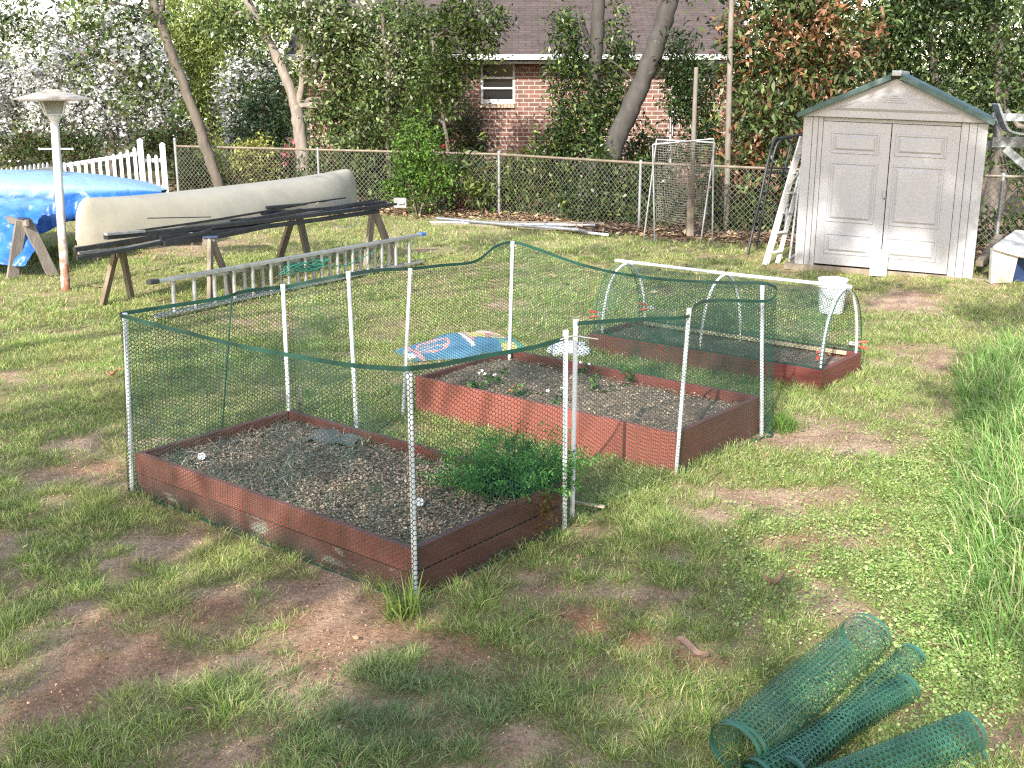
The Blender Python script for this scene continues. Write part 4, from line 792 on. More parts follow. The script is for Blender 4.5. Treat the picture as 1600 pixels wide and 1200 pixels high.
sawhorse((-6.35, 16.9), (-6.2, 18.1), .66, 'sawhorse under the right end of the tarped boat', group='wooden sawhorses', br=False)
# tarp end hanging over the left sawhorse
nu, nv = 50, 50; U, V = np.meshgrid(np.linspace(0, 1, nu), np.linspace(0, 1, nv), indexing='ij')
topz = 1.0-.03*U; drop = np.clip(V/.35, 0, 1); xx = -8.6+2.22*U-.20*V*U+.05*np.sin(V*9); yy = 16.4-1.0*V**.8-.25*U+(fbm(U*9, V*3, .6, 96)-.5)*.22*(V+.2)
zz = topz-.86*np.clip((V-.22)/.78, 0, 1)**1.05*(1-.1*U)+(fbm(U*6, V*6, .6, 97)-.5)*.10
toplight = (sstep(.42, .15, V)*.55+(fbm(U*8, V*8, .5, 98)-.6)*.6).clip(0, 1)  # upper part paled by the same painted sunlight
tag(npmesh('hanging_tarp', np.stack([xx, yy, zz], -1), grid_quads(nu, nv), M['tarp'], smooth=True, toplight=toplight, loc=(-7.6, 15.8, .6)), 'crumpled blue tarp hanging to the grass over the sawhorse at the left edge', 'tarp')

# ------------------------------------------------------------------ lamp post
b_ = gp(103, 453); tl = at(85, 186, b_.y); lp = empty('lamp_post', b_, 'white rust streaked lamp post with a wide flat hat in the yard', 'lamp post'); d = (tl-b_).normalized()
MB().tube([b_-d*.05, b_+d*.9, b_+d*1.5, tl], [.056, .054, .052, .05], 16).build('pole', M['rustpole'], lp, smooth=True)
cbp = b_+d*((tl-b_).length*.83); mb = MB(); mb.tube([cbp-Vector((.21, 0, 0)), cbp+Vector((.20, .02, 0))], .012, 8)
for s in (-.21, .20): mb.lathe([(.0, -.02), (.018, -.01), (.018, .01), (0, .02)], cbp+Vector((s, 0, 0)), 8)
mb.build('crossbar', M['white'], lp, smooth=True)
MB().tube([tl-d*.02, tl+d*.05, tl+d*.06], [.062, .085, .085], 12).build('collar', M['white'], lp, smooth=True)
def frus(c, z0, z1, h0, h1, rz=.5):
    P = []
    for z, h in ((z0, h0), (z1, h1)):
        for k in range(4): a = rz+k*PI/2+PI/4; P.append(c+Vector((math.cos(a)*h*1.414, math.sin(a)*h*1.414, z)))
    return P, [(0, 1, 5, 4), (1, 2, 6, 5), (2, 3, 7, 6), (3, 0, 4, 7), (3, 2, 1, 0), (4, 5, 6, 7)]
MB().add(*frus(tl, .06, .235, .085, .135)).build('lantern_glass', M['lantern'], lp)
mb = MB(); Pq, _ = frus(tl, .055, .24, .09, .142)
for k in range(4): mb.bar(Pq[k], Pq[k+4], .02, .02)
for k in range(4): mb.bar(Pq[k+4], Pq[4+(k+1) % 4], .025, .02); mb.bar(Pq[k], Pq[(k+1) % 4], .025, .02)
mb.build('lantern_frame', M['white'], lp, .003)
mb = MB(); mb.add(*frus(tl, .225, .245, .40, .41)); mb.add(*frus(tl, .246, .325, .405, .14)); mb.add(*frus(tl, .326, .355, .10, .075)); mb.build('hat', M['hat'], lp, .004)

# ------------------------------------------------------------------ white picket fence
pf = empty('picket_fence', (-10, 25.6, 0), 'white picket fence behind the tarped boat, rising to its end post', 'picket fence')
def picket(p, h, d, wd=.075):
    d = Vector(d); nn = Vector((-d.y, d.x, 0))*.011; w_ = d*wd/2; p = Vector(p)
    P = [p-w_, p+w_, p+w_+Vector((0, 0, h-.06)), p+w_*1.0+Vector((0, 0, h-.045)), p+w_*.45+Vector((0, 0, h-.008)), p+Vector((0, 0, h)), p-w_*.45+Vector((0, 0, h-.008)), p-w_+Vector((0, 0, h-.045)), p-w_+Vector((0, 0, h-.06))]
    MB().poly([q-nn for q in P], nn*2).build('picket', M['white'], pf)
p0, p1, p2 = Vector((-10.15, 25.7, 0)), Vector((-8.42, 26.1, 0)), Vector((-7.95, 26.2, 0)); dd = (p1-p0).normalized()
for k in range(11):
    t = (k+.7)/11.6; picket(p0+(p1-p0)*t, .84+.36*t**1.8, dd)
for k in range(2): picket(p1+(p2-p1)*((k+1)/3), 1.0-.02*k, dd)
q0, q1 = Vector((-10.25, 25.5, 0)), Vector((-10.9, 20.0, 0)); d2 = (q1-q0).normalized()
for k in range(30): picket(q0+(q1-q0)*((k+.8)/30.5), .86, d2)
for a, b2, za, zb in ((p0, p1, .75, 1.02), (p0, p1, .25, .3), (p1, p2, .85, .85), (p1, p2, .25, .25), (q0, q1, .72, .72), (q0, q1, .25, .25)):
    nn = Vector((-(b2-a).y, (b2-a).x, 0)).normalized()*.04; MB().bar(a+nn+Vector((0, 0, za)), b2+nn+Vector((0, 0, zb)), .03, .085).build('rail', M['white'], pf, .003)
for p, h in ((p0, 1.15), (p1, 1.30), (p2, 1.2), (q1, 1.0)):
    MB().box(p+Vector((0, 0, h/2)), (.125, .125, h), .25).build('post', M['white'], pf, .004)
    MB().add(*frus(p, h+.002, h+.05, .075, .02, .25)).build('post_cap', M['white'], pf, .003)

# ------------------------------------------------------------------ chain link fence
FP = [Vector((-7.6, 26.0, 0)), Vector((-.26, 23.0, 0)), Vector((2.3, 20.5, 0)), Vector((4.6, 19.0, 0)), Vector((9.5, 16.6, 0))]
cf = empty('chain_link_fence', (-.26, 23, 0), 'galvanised chain link fence with a rusty top rail across the back of the yard', 'chain link fence'); FH = 1.16
for a, b2 in zip(FP[:-1], FP[1:]):
    d = (b2-a); Lf = d.length; d.normalize(); n = Vector((d.y, -d.x, 0)); mb = MB(); sp = .104
    for k in range(int((Lf+FH)/sp)):
        s0 = k*sp
        for sg in (1, -1):
            u0, z0, u1, z1 = (s0-FH, 0, s0, FH) if sg > 0 else (s0-FH, FH, s0, 0)
            if u0 < 0: z0 += -u0*sg; u0 = 0
            if u1 > Lf: z1 -= (u1-Lf)*sg; u1 = Lf
            if u1 <= u0: continue
            A_ = a+d*u0+Vector((0, 0, z0+.02)); B_ = a+d*u1+Vector((0, 0, z1+.02)); wv = (B_-A_).cross(n).normalized()*.0029
            mb.add([A_-wv, A_+wv, B_+wv, B_-wv], [(0, 1, 2, 3)])
    mb.build('wire_mesh', M['wire'], cf)
    MB().tube([a+Vector((0, 0, FH+.02)), b2+Vector((0, 0, FH+.02))], .024, 8).build('top_rail', M['rail'], cf, smooth=True)
for p, h, r_ in [(FP[0], 1.32, .035)]+[(FP[0]+(FP[1]-FP[0])*t, 1.19, .028) for t in (.47,)]+[(FP[1], 1.21, .032), (FP[2], 1.19, .028), (FP[3], 1.19, .028), (FP[3]+(FP[4]-FP[3])*.6, 1.19, .028)]:
    mb = MB(); mb.tube([p-Vector((0, 0, .05)), p+Vector((0, 0, h))], r_, 10); mb.build('post', M['galv'], cf, smooth=True); MB().lathe([(r_+.006, 0), (r_+.006, .03), (r_*.6, .055), (0, .06)], p+Vector((0, 0, h-.01)), 10).build('post_cap', M['galv'], cf, smooth=True)
# things on the ground by the fence
def gpipe(a, b2, r, z, mat, label, flat=False):
    A_, B_ = gp(*a, z), gp(*b2, z+.01); mb = MB()
    if flat: mb.bar(A_, B_, r*2.6, r*1.2)
    else: mb.tube([A_, (A_+B_)/2+Vector((0, 0, -.01)), B_], r, 8)
    tag(mb.build('metal_pipe', M[mat], None, .002 if flat else 0, smooth=not flat, loc=(A_+B_)/2), label, 'pipe', 'pipes and boards lying by the fence')
gpipe((682, 341), (905, 359), .03, .10, 'galv', 'uppermost galvanised pipe of the pile lying by the fence')
gpipe((672, 347), (930, 352), .028, .06, 'galv', 'long pale pipe at the back of the pile by the fence')
gpipe((675, 350), (880, 357), .045, .03, 'oldwood', 'weathered board at the front of the pile by the fence', True)
gpipe((865, 356), (950, 367), .025, .04, 'white', 'short white pipe at the right end of the pile', )
gpipe((700, 345), (945, 349), .025, .03, 'greywood', 'thin grey board at the back of the pile by the fence', True)
gpipe((850, 352), (915, 361), .03, .07, 'galv', 'short grey pipe resting askew on the right end of the pile')

# ------------------------------------------------------------------ brick house behind the fence
HY = 28.0; hx0, hx1 = -4.9, 5.2; EZ = at(800, 96, HY).z
hs = empty('brick_house', (0, HY, 0), 'low red brick house with a brown shingle roof behind the trees', 'house')
wc = at(777, 130, HY); wx0, wx1 = at(751, 130, HY).x, at(805, 130, HY).x; wz0, wz1 = at(777, 162, HY).z, at(777, 97, HY).z
mb = MB()
for x0, x1, z0, z1 in ((hx0, wx0, -.3, EZ), (wx1, hx1, -.3, EZ), (wx0, wx1, -.3, wz0-.10), (wx0, wx1, wz1, EZ)):
    if z1 > z0+.01: mb.box(((x0+x1)/2, HY+.12, (z0+z1)/2), (x1-x0, .24, z1-z0))
for x_ in (hx0+.12, hx1-.12): mb.box((x_, HY+3.9, EZ/2-.15), (.24, 7.3, EZ+.3))
mb.build('wall', M['brick'], hs)
mb = MB()
for k in range(int((wx1-wx0+.1)/.085)): mb.box((wx0-.04+.085*(k+.5), HY+.03, wz0-.05), (.076, .20, .095))
mb.build('window_sill', pm('sill_brick', [(.3, (.32, .22, .16)), (.7, (.48, .38, .30))], 5, .9, .3), hs, .003)
wf = MB()
for a, b2 in (((wx0, wz0), (wx0, wz1)), ((wx1, wz0), (wx1, wz1))): wf.bar((a[0]+(.03 if a[0] == wx0 else -.03), HY+.06, a[1]), (b2[0]+(.03 if a[0] == wx0 else -.03), HY+.06, b2[1]), .06, .06, (0, 1, 0))
for z, h in ((wz0+.05, .10), (wz0+.36, .045), (wz0+.60, .05), (wz1-.03, .06)): wf.bar((wx0+.06, HY+.055, z), (wx1-.06, HY+.055, z), .05, h)
wo = wf.build('window', M['white'], hs, .004)
MB().box(((wx0+wx1)/2, HY+.10, (wz0+wz1)/2), (wx1-wx0-.04, .012, wz1-wz0-.04)).build('pane', M['glass'], wo)
RZ = EZ+.16; ridge = 2.3
def rp(x, y): return Vector((x, y, RZ+(y-(HY-.55))*ridge/5.0))
y0, y1 = HY-.55, HY+4.5
MB().poly([rp(hx0-.4, y0), rp(hx1+.5, y0), rp(hx1+.5, y1), rp(hx0-.4, y1)], (0, 0, -.09)).build('roof', M['roof'], hs)
ro2 = MB().poly([rp(hx0-.4, y1)+Vector((0, .01, .0)), rp(hx1+.5, y1)+Vector((0, .01, 0)), Vector((hx1+.5, y1+5, RZ)), Vector((hx0-.4, y1+5, RZ))], (0, 0, -.09)).build('roof', M['roof'], hs)
mb = MB(); mb.bar(rp(hx1+.52, y0)+Vector((0, 0, -.02)), rp(hx1+.52, y1)+Vector((0, 0, -.02)), .04, .2); mb.build('rake_board', M['white'], hs, .003)
MB().bar((hx0-.42, y0-.07, RZ-.075), (hx1+.52, y0-.07, RZ-.075), .12, .13).build('gutter', M['white'], hs, .02)
MB().box(((hx0+hx1)/2, HY-.27, EZ-.03), (hx1-hx0+.6, .50, .05)).build('soffit', M['soffit'], hs)
MB().bar((hx1-1.35, HY-.06, .1), (hx1-1.35, HY-.06, EZ-.06), .07, .07).build('downspout', M['white'], hs, .01)
MB().poly([(hx1-.02, HY+.24, EZ), (hx1-.02, HY+7.3, EZ), (hx1-.02, HY+3.9, EZ+1.9)], (-.1, 0, 0)).build('gable_wall', M['brick'], hs)

# ------------------------------------------------------------------ plastic shed
SY = math.radians(22); sx_ = Vector((math.cos(SY), -math.sin(SY), -.030)); sy_ = Vector((math.sin(SY), math.cos(SY), 0)); up = Vector((0, 0, 1))
S0 = gp(1241, 412, .085); SW, SD, SH = 2.36, 1.5, 2.04
sd = empty('garden_shed', S0, 'pale plastic garden shed with double panelled doors and a dark green roof', 'shed')
def sp_(u, v, z): return S0+sx_*u+sy_*v+up*z
def sbox(u0, u1, v0, v1, z0, z1, name, mat, par=None, bev=.006):
    mb = MB(); P = [sp_(u, v, z) for z in (z0, z1) for v in (v0, v1) for u in (u0, u1)]
    mb.add(P, [(0, 2, 3, 1), (4, 5, 7, 6), (0, 1, 5, 4), (1, 3, 7, 5), (3, 2, 6, 7), (2, 0, 4, 6)]); return mb.build(name, mat, par or sd, bev)
dl, dm, dr = .27, 1.165, 2.03
mb = MB()
for u0, u1, v0, v1 in ((0, .125, .0, .06), (.128, .20, .006, .06), (.203, dl-.004, .012, .06), (dr+.004, dr+.10, .012, .06), (dr+.103, dr+.2, .006, .06), (dr+.203, SW, 0, .06), (0, .06, .06, SD), (SW-.06, SW, .06, SD), (.06, SW-.06, SD-.06, SD)):
    P = [sp_(u, v, z) for z in (0, SH) for v in (v0, v1) for u in (u0, u1)]; mb.add(P, [(0, 2, 3, 1), (4, 5, 7, 6), (0, 1, 5, 4), (1, 3, 7, 5), (3, 2, 6, 7), (2, 0, 4, 6)])
mb.build('wall', M['shed'], sd, .008)
sbox(dl, dr, .03, .06, SH-.05, SH, 'lintel', M['shed'])
def panel(par, u0, u1, z0, z1):
    mb = MB(); v = .012; bw = .038                                 # sunk groove then raised, bevelled field
    def ring(a, va, b_, vb):
        A_ = [sp_(u0+a, va, z0+a), sp_(u1-a, va, z0+a), sp_(u1-a, va, z1-a), sp_(u0+a, va, z1-a)]; B_ = [sp_(u0+b_, vb, z0+b_), sp_(u1-b_, vb, z0+b_), sp_(u1-b_, vb, z1-b_), sp_(u0+b_, vb, z1-b_)]
        mb.add(A_+B_, [(k, (k+1) % 4, 4+(k+1) % 4, 4+k) for k in range(4)]); return B_
    ring(-.012, v-.001, -.004, v-.012); ring(-.004, v-.012, .012, v-.012); ring(.012, v-.012, .026, v-.001); ring(.026, v-.001, .036, v-.001); B_ = ring(.036, v-.001, .062, v-.022); mb.add(B_, [(0, 1, 2, 3)])
    mb.build('door_panel', M['shed'], par)
for u0, u1, pu0, pu1 in ((dl, dm-.005, .40, 1.01), (dm+.005, dr, 1.235, 1.865)):
    dr_ = sbox(u0, u1, .012, .035, .03, SH-.055, 'door', M['shed'])
    for z0, z1 in ((1.575, 1.845), (.64, 1.44), (.19, .47)): panel(dr_, pu0, pu1, z0, z1)
hd = MB().bar(sp_(dm-.03, .0, 1.0), sp_(dm-.03, .0, 1.10), .03, .03, (0, 1, 0)).build('handle', M['shed'], sd, .006)
MB().bar(sp_(dm-.02, .004, .98), sp_(dm-.02, .004, 1.02), .012, .016, (0, 1, 0)).build('latch', M['blackcap'], sd)
AP = .50; uc = SW/2
mb = MB(); mb.poly([sp_(-.02, -.055, SH+.005), sp_(SW+.02, -.055, SH+.005), sp_(SW+.02, -.055, SH+.05), sp_(uc, -.055, SH+AP+.03), sp_(-.02, -.055, SH+.05)], sy_*.09); mb.build('gable', M['shed'], sd, .008)
mb = MB(); T0 = [(.34, SH+.10), (SW-.34, SH+.10), (uc, SH+AP-.10)]; T1 = [(.52, SH+.135), (SW-.52, SH+.135), (uc, SH+AP-.16)]
A_ = [sp_(u, -.0575, z) for u, z in T0]; B_ = [sp_(u, -.085, z) for u, z in T1]; mb.add(A_+B_, [(0, 1, 4, 3), (1, 2, 5, 4), (2, 0, 3, 5), (3, 4, 5)]); gb = mb.build('gable_panel', M['shed'], sd)
mb = MB()
for k in range(4): hw_ = .035+.038*k; z = SH+AP-.185-.028*k; mb.bar(sp_(uc-hw_, -.09, z), sp_(uc+hw_, -.09, z), .012, .012)
mb.build('vent', M['shed'], sd)
for sg in (-1, 1):
    e0 = uc+sg*(SW/2+.07); mb = MB(); z0 = SH+.015; z1 = SH+AP+.085
    P = [sp_(e0, -.16, z0), sp_(uc+sg*.01, -.16, z1), sp_(uc+sg*.01, SD+.1, z1), sp_(e0, SD+.1, z0)]; mb.poly(P, (0, 0, .035)); mb.build('roof', M['shedroof'], sd, .006)
    mb = MB(); mb.bar(sp_(e0, -.165, z0-.012), sp_(uc+sg*.07, -.165, z1-.045), .02, .05, (0, 0, 1)); mb.build('fascia', M['shedroof'] if sg > 0 else M['shedroof'], sd, .004)
mb = MB(); mb.bar(sp_(uc, -.19, SH+AP+.10), sp_(uc, SD+.1, SH+AP+.10), .12, .07); mb.build('ridge_cap', M['shed'], sd, .012)
mb = MB(); mb.bar(sp_(-.14, .06, -.045), sp_(SW+.22, .06, -.03), .10, .09); mb.bar(sp_(-.14, SD-.1, -.045), sp_(SW+.2, SD-.1, -.03), .10, .09)
for u in (-.08, SW+.14): mb.bar(sp_(u, .12, -.045), sp_(u, SD-.15, -.045), .09, .088)
mb.build('skid', M['oldwood'], sd, .005)
# white slab propped on the doors
mb = MB(); a0 = gp(1372, 431, .0); k = a0+Vector((-.012, .0, .36)); mb.bar(a0-sy_*.06, a0+sy_*.02+Vector((0, 0, .36)), .07, .23, sx_); tag(mb.build('concrete_block', M['boxwhite'], None, .01, loc=a0), 'white block propped upright against the shed doors', 'block')
# stepladder leaning beside the shed
sl_ = empty('stepladder', gp(1197, 415), 'white folded stepladder leaning on the left side of the shed', 'stepladder')
fa, fb = gp(1196, 414), at(1254, 214, 16.6); du = Vector((.36, .23, 0)).normalized(); wds = .40
g0 = [fa, fa+du*.24]; t0 = [fb, fb+du*.16]
for k in range(2): MB().bar(g0[k], t0[k], .105 if k == 0 else .07, .03, (.45, -.85, 0)).build('rail', M['white'], sl_, .004)
for k in range(6):
    t = .10+k*.155; MB().bar(g0[0]+(t0[0]-g0[0])*t, g0[1]+(t0[1]-g0[1])*t, .09, .022).build('step', M['white'], sl_, .003)
h0, h1 = gp(1232, 418), at(1252, 262, 16.25); 
for o in (0, .16): MB().bar(h0+du*o, h1+du*o*.8, .028, .022).build('rear_leg', M['alu'], sl_, .002)
MB().bar(h0+Vector((0, 0, .12)), h0+du*.16+Vector((0, 0, .2)), .022, .016).build('brace', M['alu'], sl_); MB().bar(at(1230, 295, 16.4), at(1248, 270, 16.3), .02, .012).build('brace', M['alu'], sl_)
# dark arched ladder frame
dk = empty('metal_trellis', gp(1172, 396), 'dark arched metal ladder frame leaning behind the stepladder', 'ladder frame')
l0, l1 = gp(1168, 398, 0), at(1207, 225, 17.9); r0, r1 = gp(1180, 388, 0), at(1237, 216, 18.3); r0 = gp(1182, 386, 0)
MB().tube(wob([l0, (l0+l1)/2, l1, at(1222, 216, 18.1), at(1252, 210, 18.3)], 5, 0), .022, 8).build('rail', M['darkmetal'], dk, smooth=True)
MB().tube(wob([r0, at(1202, 280, 18.2), at(1215, 224, 18.3), at(1240, 214, 18.4)], 5, 0), .020, 8).build('rail', M['darkmetal'], dk, smooth=True)
MB().tube([at(1238, 216, 18.4), at(1225, 268, 18.2)], .016, 8).build('rail', M['darkmetal'], dk)
for a, b2 in (((1178, 378), (1183, 378)), ((1184, 340), (1190, 341)), ((1191, 301), (1198, 302)), ((1198, 262), (1234, 264)), ((1201, 269), (1232, 271))): MB().tube([at(*a, 17.8), at(*b2, 18.1)], .015, 6).build('rung', M['darkmetal'], dk)
# bucket
bk_ = gp(1298, 488); bo = empty('bucket', bk_, 'white plastic bucket standing on the grass behind the hoop tunnel', 'bucket')
MB().lathe([(.0, .004), (.135, .0), (.14, .01), (.155, .30), (.163, .302), (.163, .33), (.160, .33), (.165, .375), (.172, .378), (.172, .395), (.160, .395), (.150, .30), (.13, .02), (0, .018)], bk_, 32).build('shell', M['bucket'], bo, smooth=True)
MB().tube(wob([bk_+Vector((-.17, -.02, .31)), bk_+Vector((-.12, -.15, .22)), bk_+Vector((0, -.19, .18)), bk_+Vector((.12, -.15, .22)), bk_+Vector((.17, -.02, .31))], 5, 0), .003, 5).build('handle', M['galv'], bo)
# practice goal: two pipe frames with net
gl = empty('soccer_goal', gp(1065, 372), 'folding white pipe goal with grey net standing before the fence', 'goal')
fr1 = [gp(1006, 374), at(1026, 218, 19.3), at(1117, 223, 18.9), gp(1095, 377)]; fr2 = [gp(1023, 379), at(1020, 226, 18.8), at(1115, 217, 18.6), gp(1113, 378)]
fr1[0] = gp(1006, 373); 
for fr in (fr1, fr2): MB().tube([fr[0], fr[1]], .015, 8).build('upright', M['galv'], gl, smooth=True); MB().tube([fr[1], fr[2]], .015, 8).build('crossbar', M['galv'], gl, smooth=True); MB().tube([fr[2], fr[3]], .015, 8).build('upright', M['galv'], gl, smooth=True)
mb = MB(); TL, TR = fr1[1], fr1[2]; BL, BR = at(1024, 345, 19.6), at(1100, 352, 19.4)
def gn(u, v):
    p = TL+(TR-TL)*u; q_ = BL+(BR-BL)*u; return p+(q_-p)*v+Vector((.03*math.sin(7*u+9*v)*v, .10*math.sin(5*u+2)*math.sin(PI*v), .02*math.sin(9*u)*v))
for k in range(25):
    for l in range(12): a, b2 = gn(k/24+.008*math.sin(l*1.7+k), l/12), gn(k/24+.008*math.sin((l+1)*1.7+k), (l+1)/12); s_ = Vector((.0042, 0, 0)); mb.add([a-s_, a+s_, b2+s_, b2-s_], [(0, 1, 2, 3)])
for l in range(1, 34):
    for k in range(12): a, b2 = gn(k/12, l/33+.006*math.sin(k*2.1+l)), gn((k+1)/12, l/33+.006*math.sin((k+1)*2.1+l)); s_ = Vector((0, 0, .0042)); mb.add([a-s_, a+s_, b2+s_, b2-s_], [(0, 1, 2, 3)])
mb.build('net', M['wire'], gl)
# wooden poles
mb = MB(); p = gp(1081, 371); mb.tube([p-Vector((0, 0, .1)), at(1083, 230, p.y), at(1088, 105, p.y)], [.045, .04, .035], 10); tag(mb.build('wooden_pole', M['greywood'], None, smooth=True, loc=p), 'tall weathered wooden pole standing inside the goal', 'pole')
mb = MB(); p = gp(1076, 371); mb.tube([p-Vector((0, 0, .1)), at(1080, 270, p.y)], [.05, .045], 10); tag(mb.build('wooden_pole', M['oldwood'], None, smooth=True, loc=p), 'short round post beside the tall pole inside the goal', 'pole')
mb = MB(); p = at(1136, 340, 20.3); mb.tube([Vector((p.x, p.y, -.1)), at(1138, 200, 20.3), at(1144, -40, 20.3)], [.055, .05, .045], 10, 3); tag(mb.build('wooden_pole', M['greywood'], None, smooth=True, loc=(p.x, p.y, 0)), 'tallest bare pole rising through the red tipped photinia', 'pole')
# camo painted frame at right edge with sled
cfm = empty('wooden_platform', at(1590, 250, 15.9), 'grey flaking painted wooden platform on a brace at the right edge', 'platform')
def cbar(a, b2, wd, h, nm='board', Y0=15.9, Y1=15.9): MB().bar(at(*a, Y0), at(*b2, Y1), wd, h, (0, 1, 0) if abs(a[0]-b2[0]) < 8 else (0, 0, 1)).build(nm, M['camo'], cfm, .004)
cbar((1550, 183), (1660, 184), .04, .10); cbar((1550, 222), (1660, 222), .04, .14); cbar((1540, 227), (1562, 227), .04, .12, 'beam', 16.1, 16.1); cbar((1557, 176), (1557, 228), .05, .13, 'post', 15.95, 15.95); cbar((1570, 232), (1640, 292), .05, .11, 'brace'); cbar((1648, 176), (1648, 460), .1, .1, 'post', 15.9, 15.9)
cbar((1556, 228), (1656, 228), .6, .03, 'deck', 16.25, 16.25)
mb = MB(); pts = [at(1556, 162, 15.7), at(1562, 180, 15.7), at(1570, 200, 15.7), at(1582, 207, 15.7), at(1606, 210, 15.7), at(1640, 210, 15.7)]
mb2 = wob(pts, 4, 0)
for a, b2 in zip(mb2[:-1], mb2[1:]): mb.bar(a, b2, .20, .03, (0, 1, 0) if False else (0, 0, 1))
tag(mb.build('metal_skid', M['galv'], None, .003, loc=pts[2]), 'curved grey metal runner lying on the platform at the right edge', 'runner')
mb = MB(); mb.tube([at(1572, 172, 15.95), at(1590, 196, 15.9), at(1630, 205, 15.9)], .035, 8); tag(mb.build('wooden_pole', M['greywood'], None, smooth=True, loc=at(1590, 196, 15.9)), 'short grey log resting on the platform above the metal runner', 'pole')
# old white tub / cooler
tb = empty('cooler_box', gp(1570, 445), 'battered white cooler lying open with a dark blue inside, right of the shed', 'cooler')
b0 = gp(1552, 444); 
mb = MB(); A1 = [gp(1548, 444), gp(1582, 442), at(1592, 400, 14.7), at(1551, 388, 14.85)]; mb.poly(A1, (.0, .09, 0)); mb.build('end_wall', M['boxwhite'], tb, .012)
mb = MB(); mb.poly([at(1550, 390, 14.8), at(1592, 402, 14.65), gp(1700, 425, .36), at(1690, 372, 15.9), at(1585, 364, 16.1)], (0, 0, .05)); mb.build('lid', M['boxwhite'], tb, .02)
mb = MB(); mb.poly([gp(1582, 441)+Vector((.03, .05, 0)), gp(1720, 446)+Vector((0, .1, 0)), at(1720, 392, 14.9), at(1590, 399, 14.8)], (0, .05, 0)); mb.build('lining', M['bluein'], tb, .004)
mb = MB(); mb.bar(gp(1530, 412, .16), gp(1562, 370, .30), .10, .08); tag(mb.build('timber_offcut', M['oldwood'], None, .006, loc=gp(1540, 400, .2)), 'weathered timber offcut lying between the shed and the cooler', 'timber')

# ------------------------------------------------------------------ rolls of spare netting, lower right
def netroll(p0, p1, sect, label, tstr=.0034, a=.0265, W=None, seedn=1):
    """SECT: cross-section polyline (across, up) swept along the axis p0-p1"""
    p0 = Vector(p0); p1 = Vector(p1); d = (p1-p0); Ln = d.length; d.normalize(); n = Vector((d.y, -d.x, 0)).normalized()
    S = np.array(sect)*np.array([1.22, 1.08]); cl = np.concatenate([[0], np.cumsum(np.linalg.norm(np.diff(S, axis=0), axis=1))]); U = cl[-1]
    def sf(u, v):
        a_ = np.interp(u, cl, S[:, 0]); h = np.interp(u, cl, S[:, 1]); wv = (fbm(u*.7+v*.4, v, .22, seedn, 2)-.5)*.034; sl_ = (u/U-.5)*.05+(fbm(u, v*0, .5, seedn+3, 2)-.5)*.05
        s = v+sl_
        return np.stack([p0.x+d.x*s+n.x*(a_+wv), p0.y+d.y*s+n.y*(a_+wv), np.maximum(p0.z+(p1.z-p0.z)*v/Ln+h+wv, .004)], 1)
    r_ = empty('netting_roll', (p0+p1)/2, label, 'netting roll', 'rolls of spare green netting')
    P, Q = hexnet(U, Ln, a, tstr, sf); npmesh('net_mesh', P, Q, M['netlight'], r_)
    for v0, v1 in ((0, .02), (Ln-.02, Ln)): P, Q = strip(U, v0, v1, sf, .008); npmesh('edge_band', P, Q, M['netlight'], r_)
def spiral(r0, r1, turns, cx=0, cz=None, a0=0, n=40, sg=1):
    N_ = int(turns*n); out = []
    for k in range(N_+1):
        t = k/N_; a = a0+sg*2*PI*turns*t; r = r0+(r1-r0)*t; out.append((cx+r*math.cos(a), (cz if cz is not None else max(r0, r1))+r*math.sin(a)))
    return out
# big loose scroll with two lobes
A0, A1 = gp(1150, 1205), gp(1335, 1040)
big = spiral(.088, .098, 1.8, 0, .10, PI*-.25, sg=1); x1, z1 = big[-1]
small = spiral(.058, .044, 1.6, .170, .062, PI*.9, sg=-1)
netroll(A0, A1+(A1-A0)*.10, big+[(.06, .012), (.11, .02)]+small, 'largest loose roll of green netting with two scrolled lobes', seedn=2)
B0, B1 = gp(1205, 1222), gp(1408, 1100); netroll(B0-(B1-B0)*.12, B1, spiral(.032, .060, 4.6, 0, .062), 'tightly wound narrow roll of green netting in the middle of the three', seedn=3)
C0, C1 = gp(1290, 1262), gp(1502, 1176); netroll(C0-(C1-C0)*.4, C1, spiral(.054, .078, 2.8, 0, .08, PI)+[(.10, .02), (.13, .05)], 'green netting roll at the bottom edge, cut off by the photo', seedn=4)
mb = MB(); cpt = gp(1366, 1044, .01); mb.box(cpt, (.035, .02, .006), .4); tag(mb.build('plastic_scrap', M['bluecap'], None, .001, loc=cpt), 'small bluish plastic scrap beside the rolls', 'scrap')
# big dead leaves, stick and pebble litter
def deadleaf(px, py, Lg, ang, label, seed, mat='deadleaf'):
    c = gp(px, py); d = Vector((math.cos(ang), math.sin(ang), 0)); n = Vector((-d.y, d.x, 0)); V, Fq = [], []
    for i in range(9):
        t = i/8; w_ = math.sin(PI*t**.8)*Lg*.22
        for j in (-1, 0, 1): V.append(c+d*(t-.5)*Lg+n*w_*j+Vector((0, 0, .05+.03*math.sin(t*5+seed)+.025*abs(j))))
    mb = MB(); mb.add(V, [(i*3+j, i*3+j+1, i*3+j+4, i*3+j+3) for i in range(8) for j in range(2)]); tag(mb.build('dead_leaf', M[mat], None, smooth=True, loc=c), label, 'dead leaf', 'large dead leaves on the lawn')
M['deadleaf'] = pm('dead_leaf', [(.3, (.14, .085, .06)), (.7, (.24, .155, .115))], 30, .8, .3)
M['tanleaf'] = pm('tan_leaf', [(.3, (.36, .17, .10)), (.7, (.46, .26, .17))], 30, .8, .3)
deadleaf(1080, 1032, .16, -.35, 'large curled brown leaf just left of the netting rolls', 1); deadleaf(1208, 921, .13, .4, 'brown leaf on the grass above the netting rolls', 2); deadleaf(178, 591, .13, .1, 'pinkish tan leaf on the lawn left of the netted bed', 3, 'tanleaf')
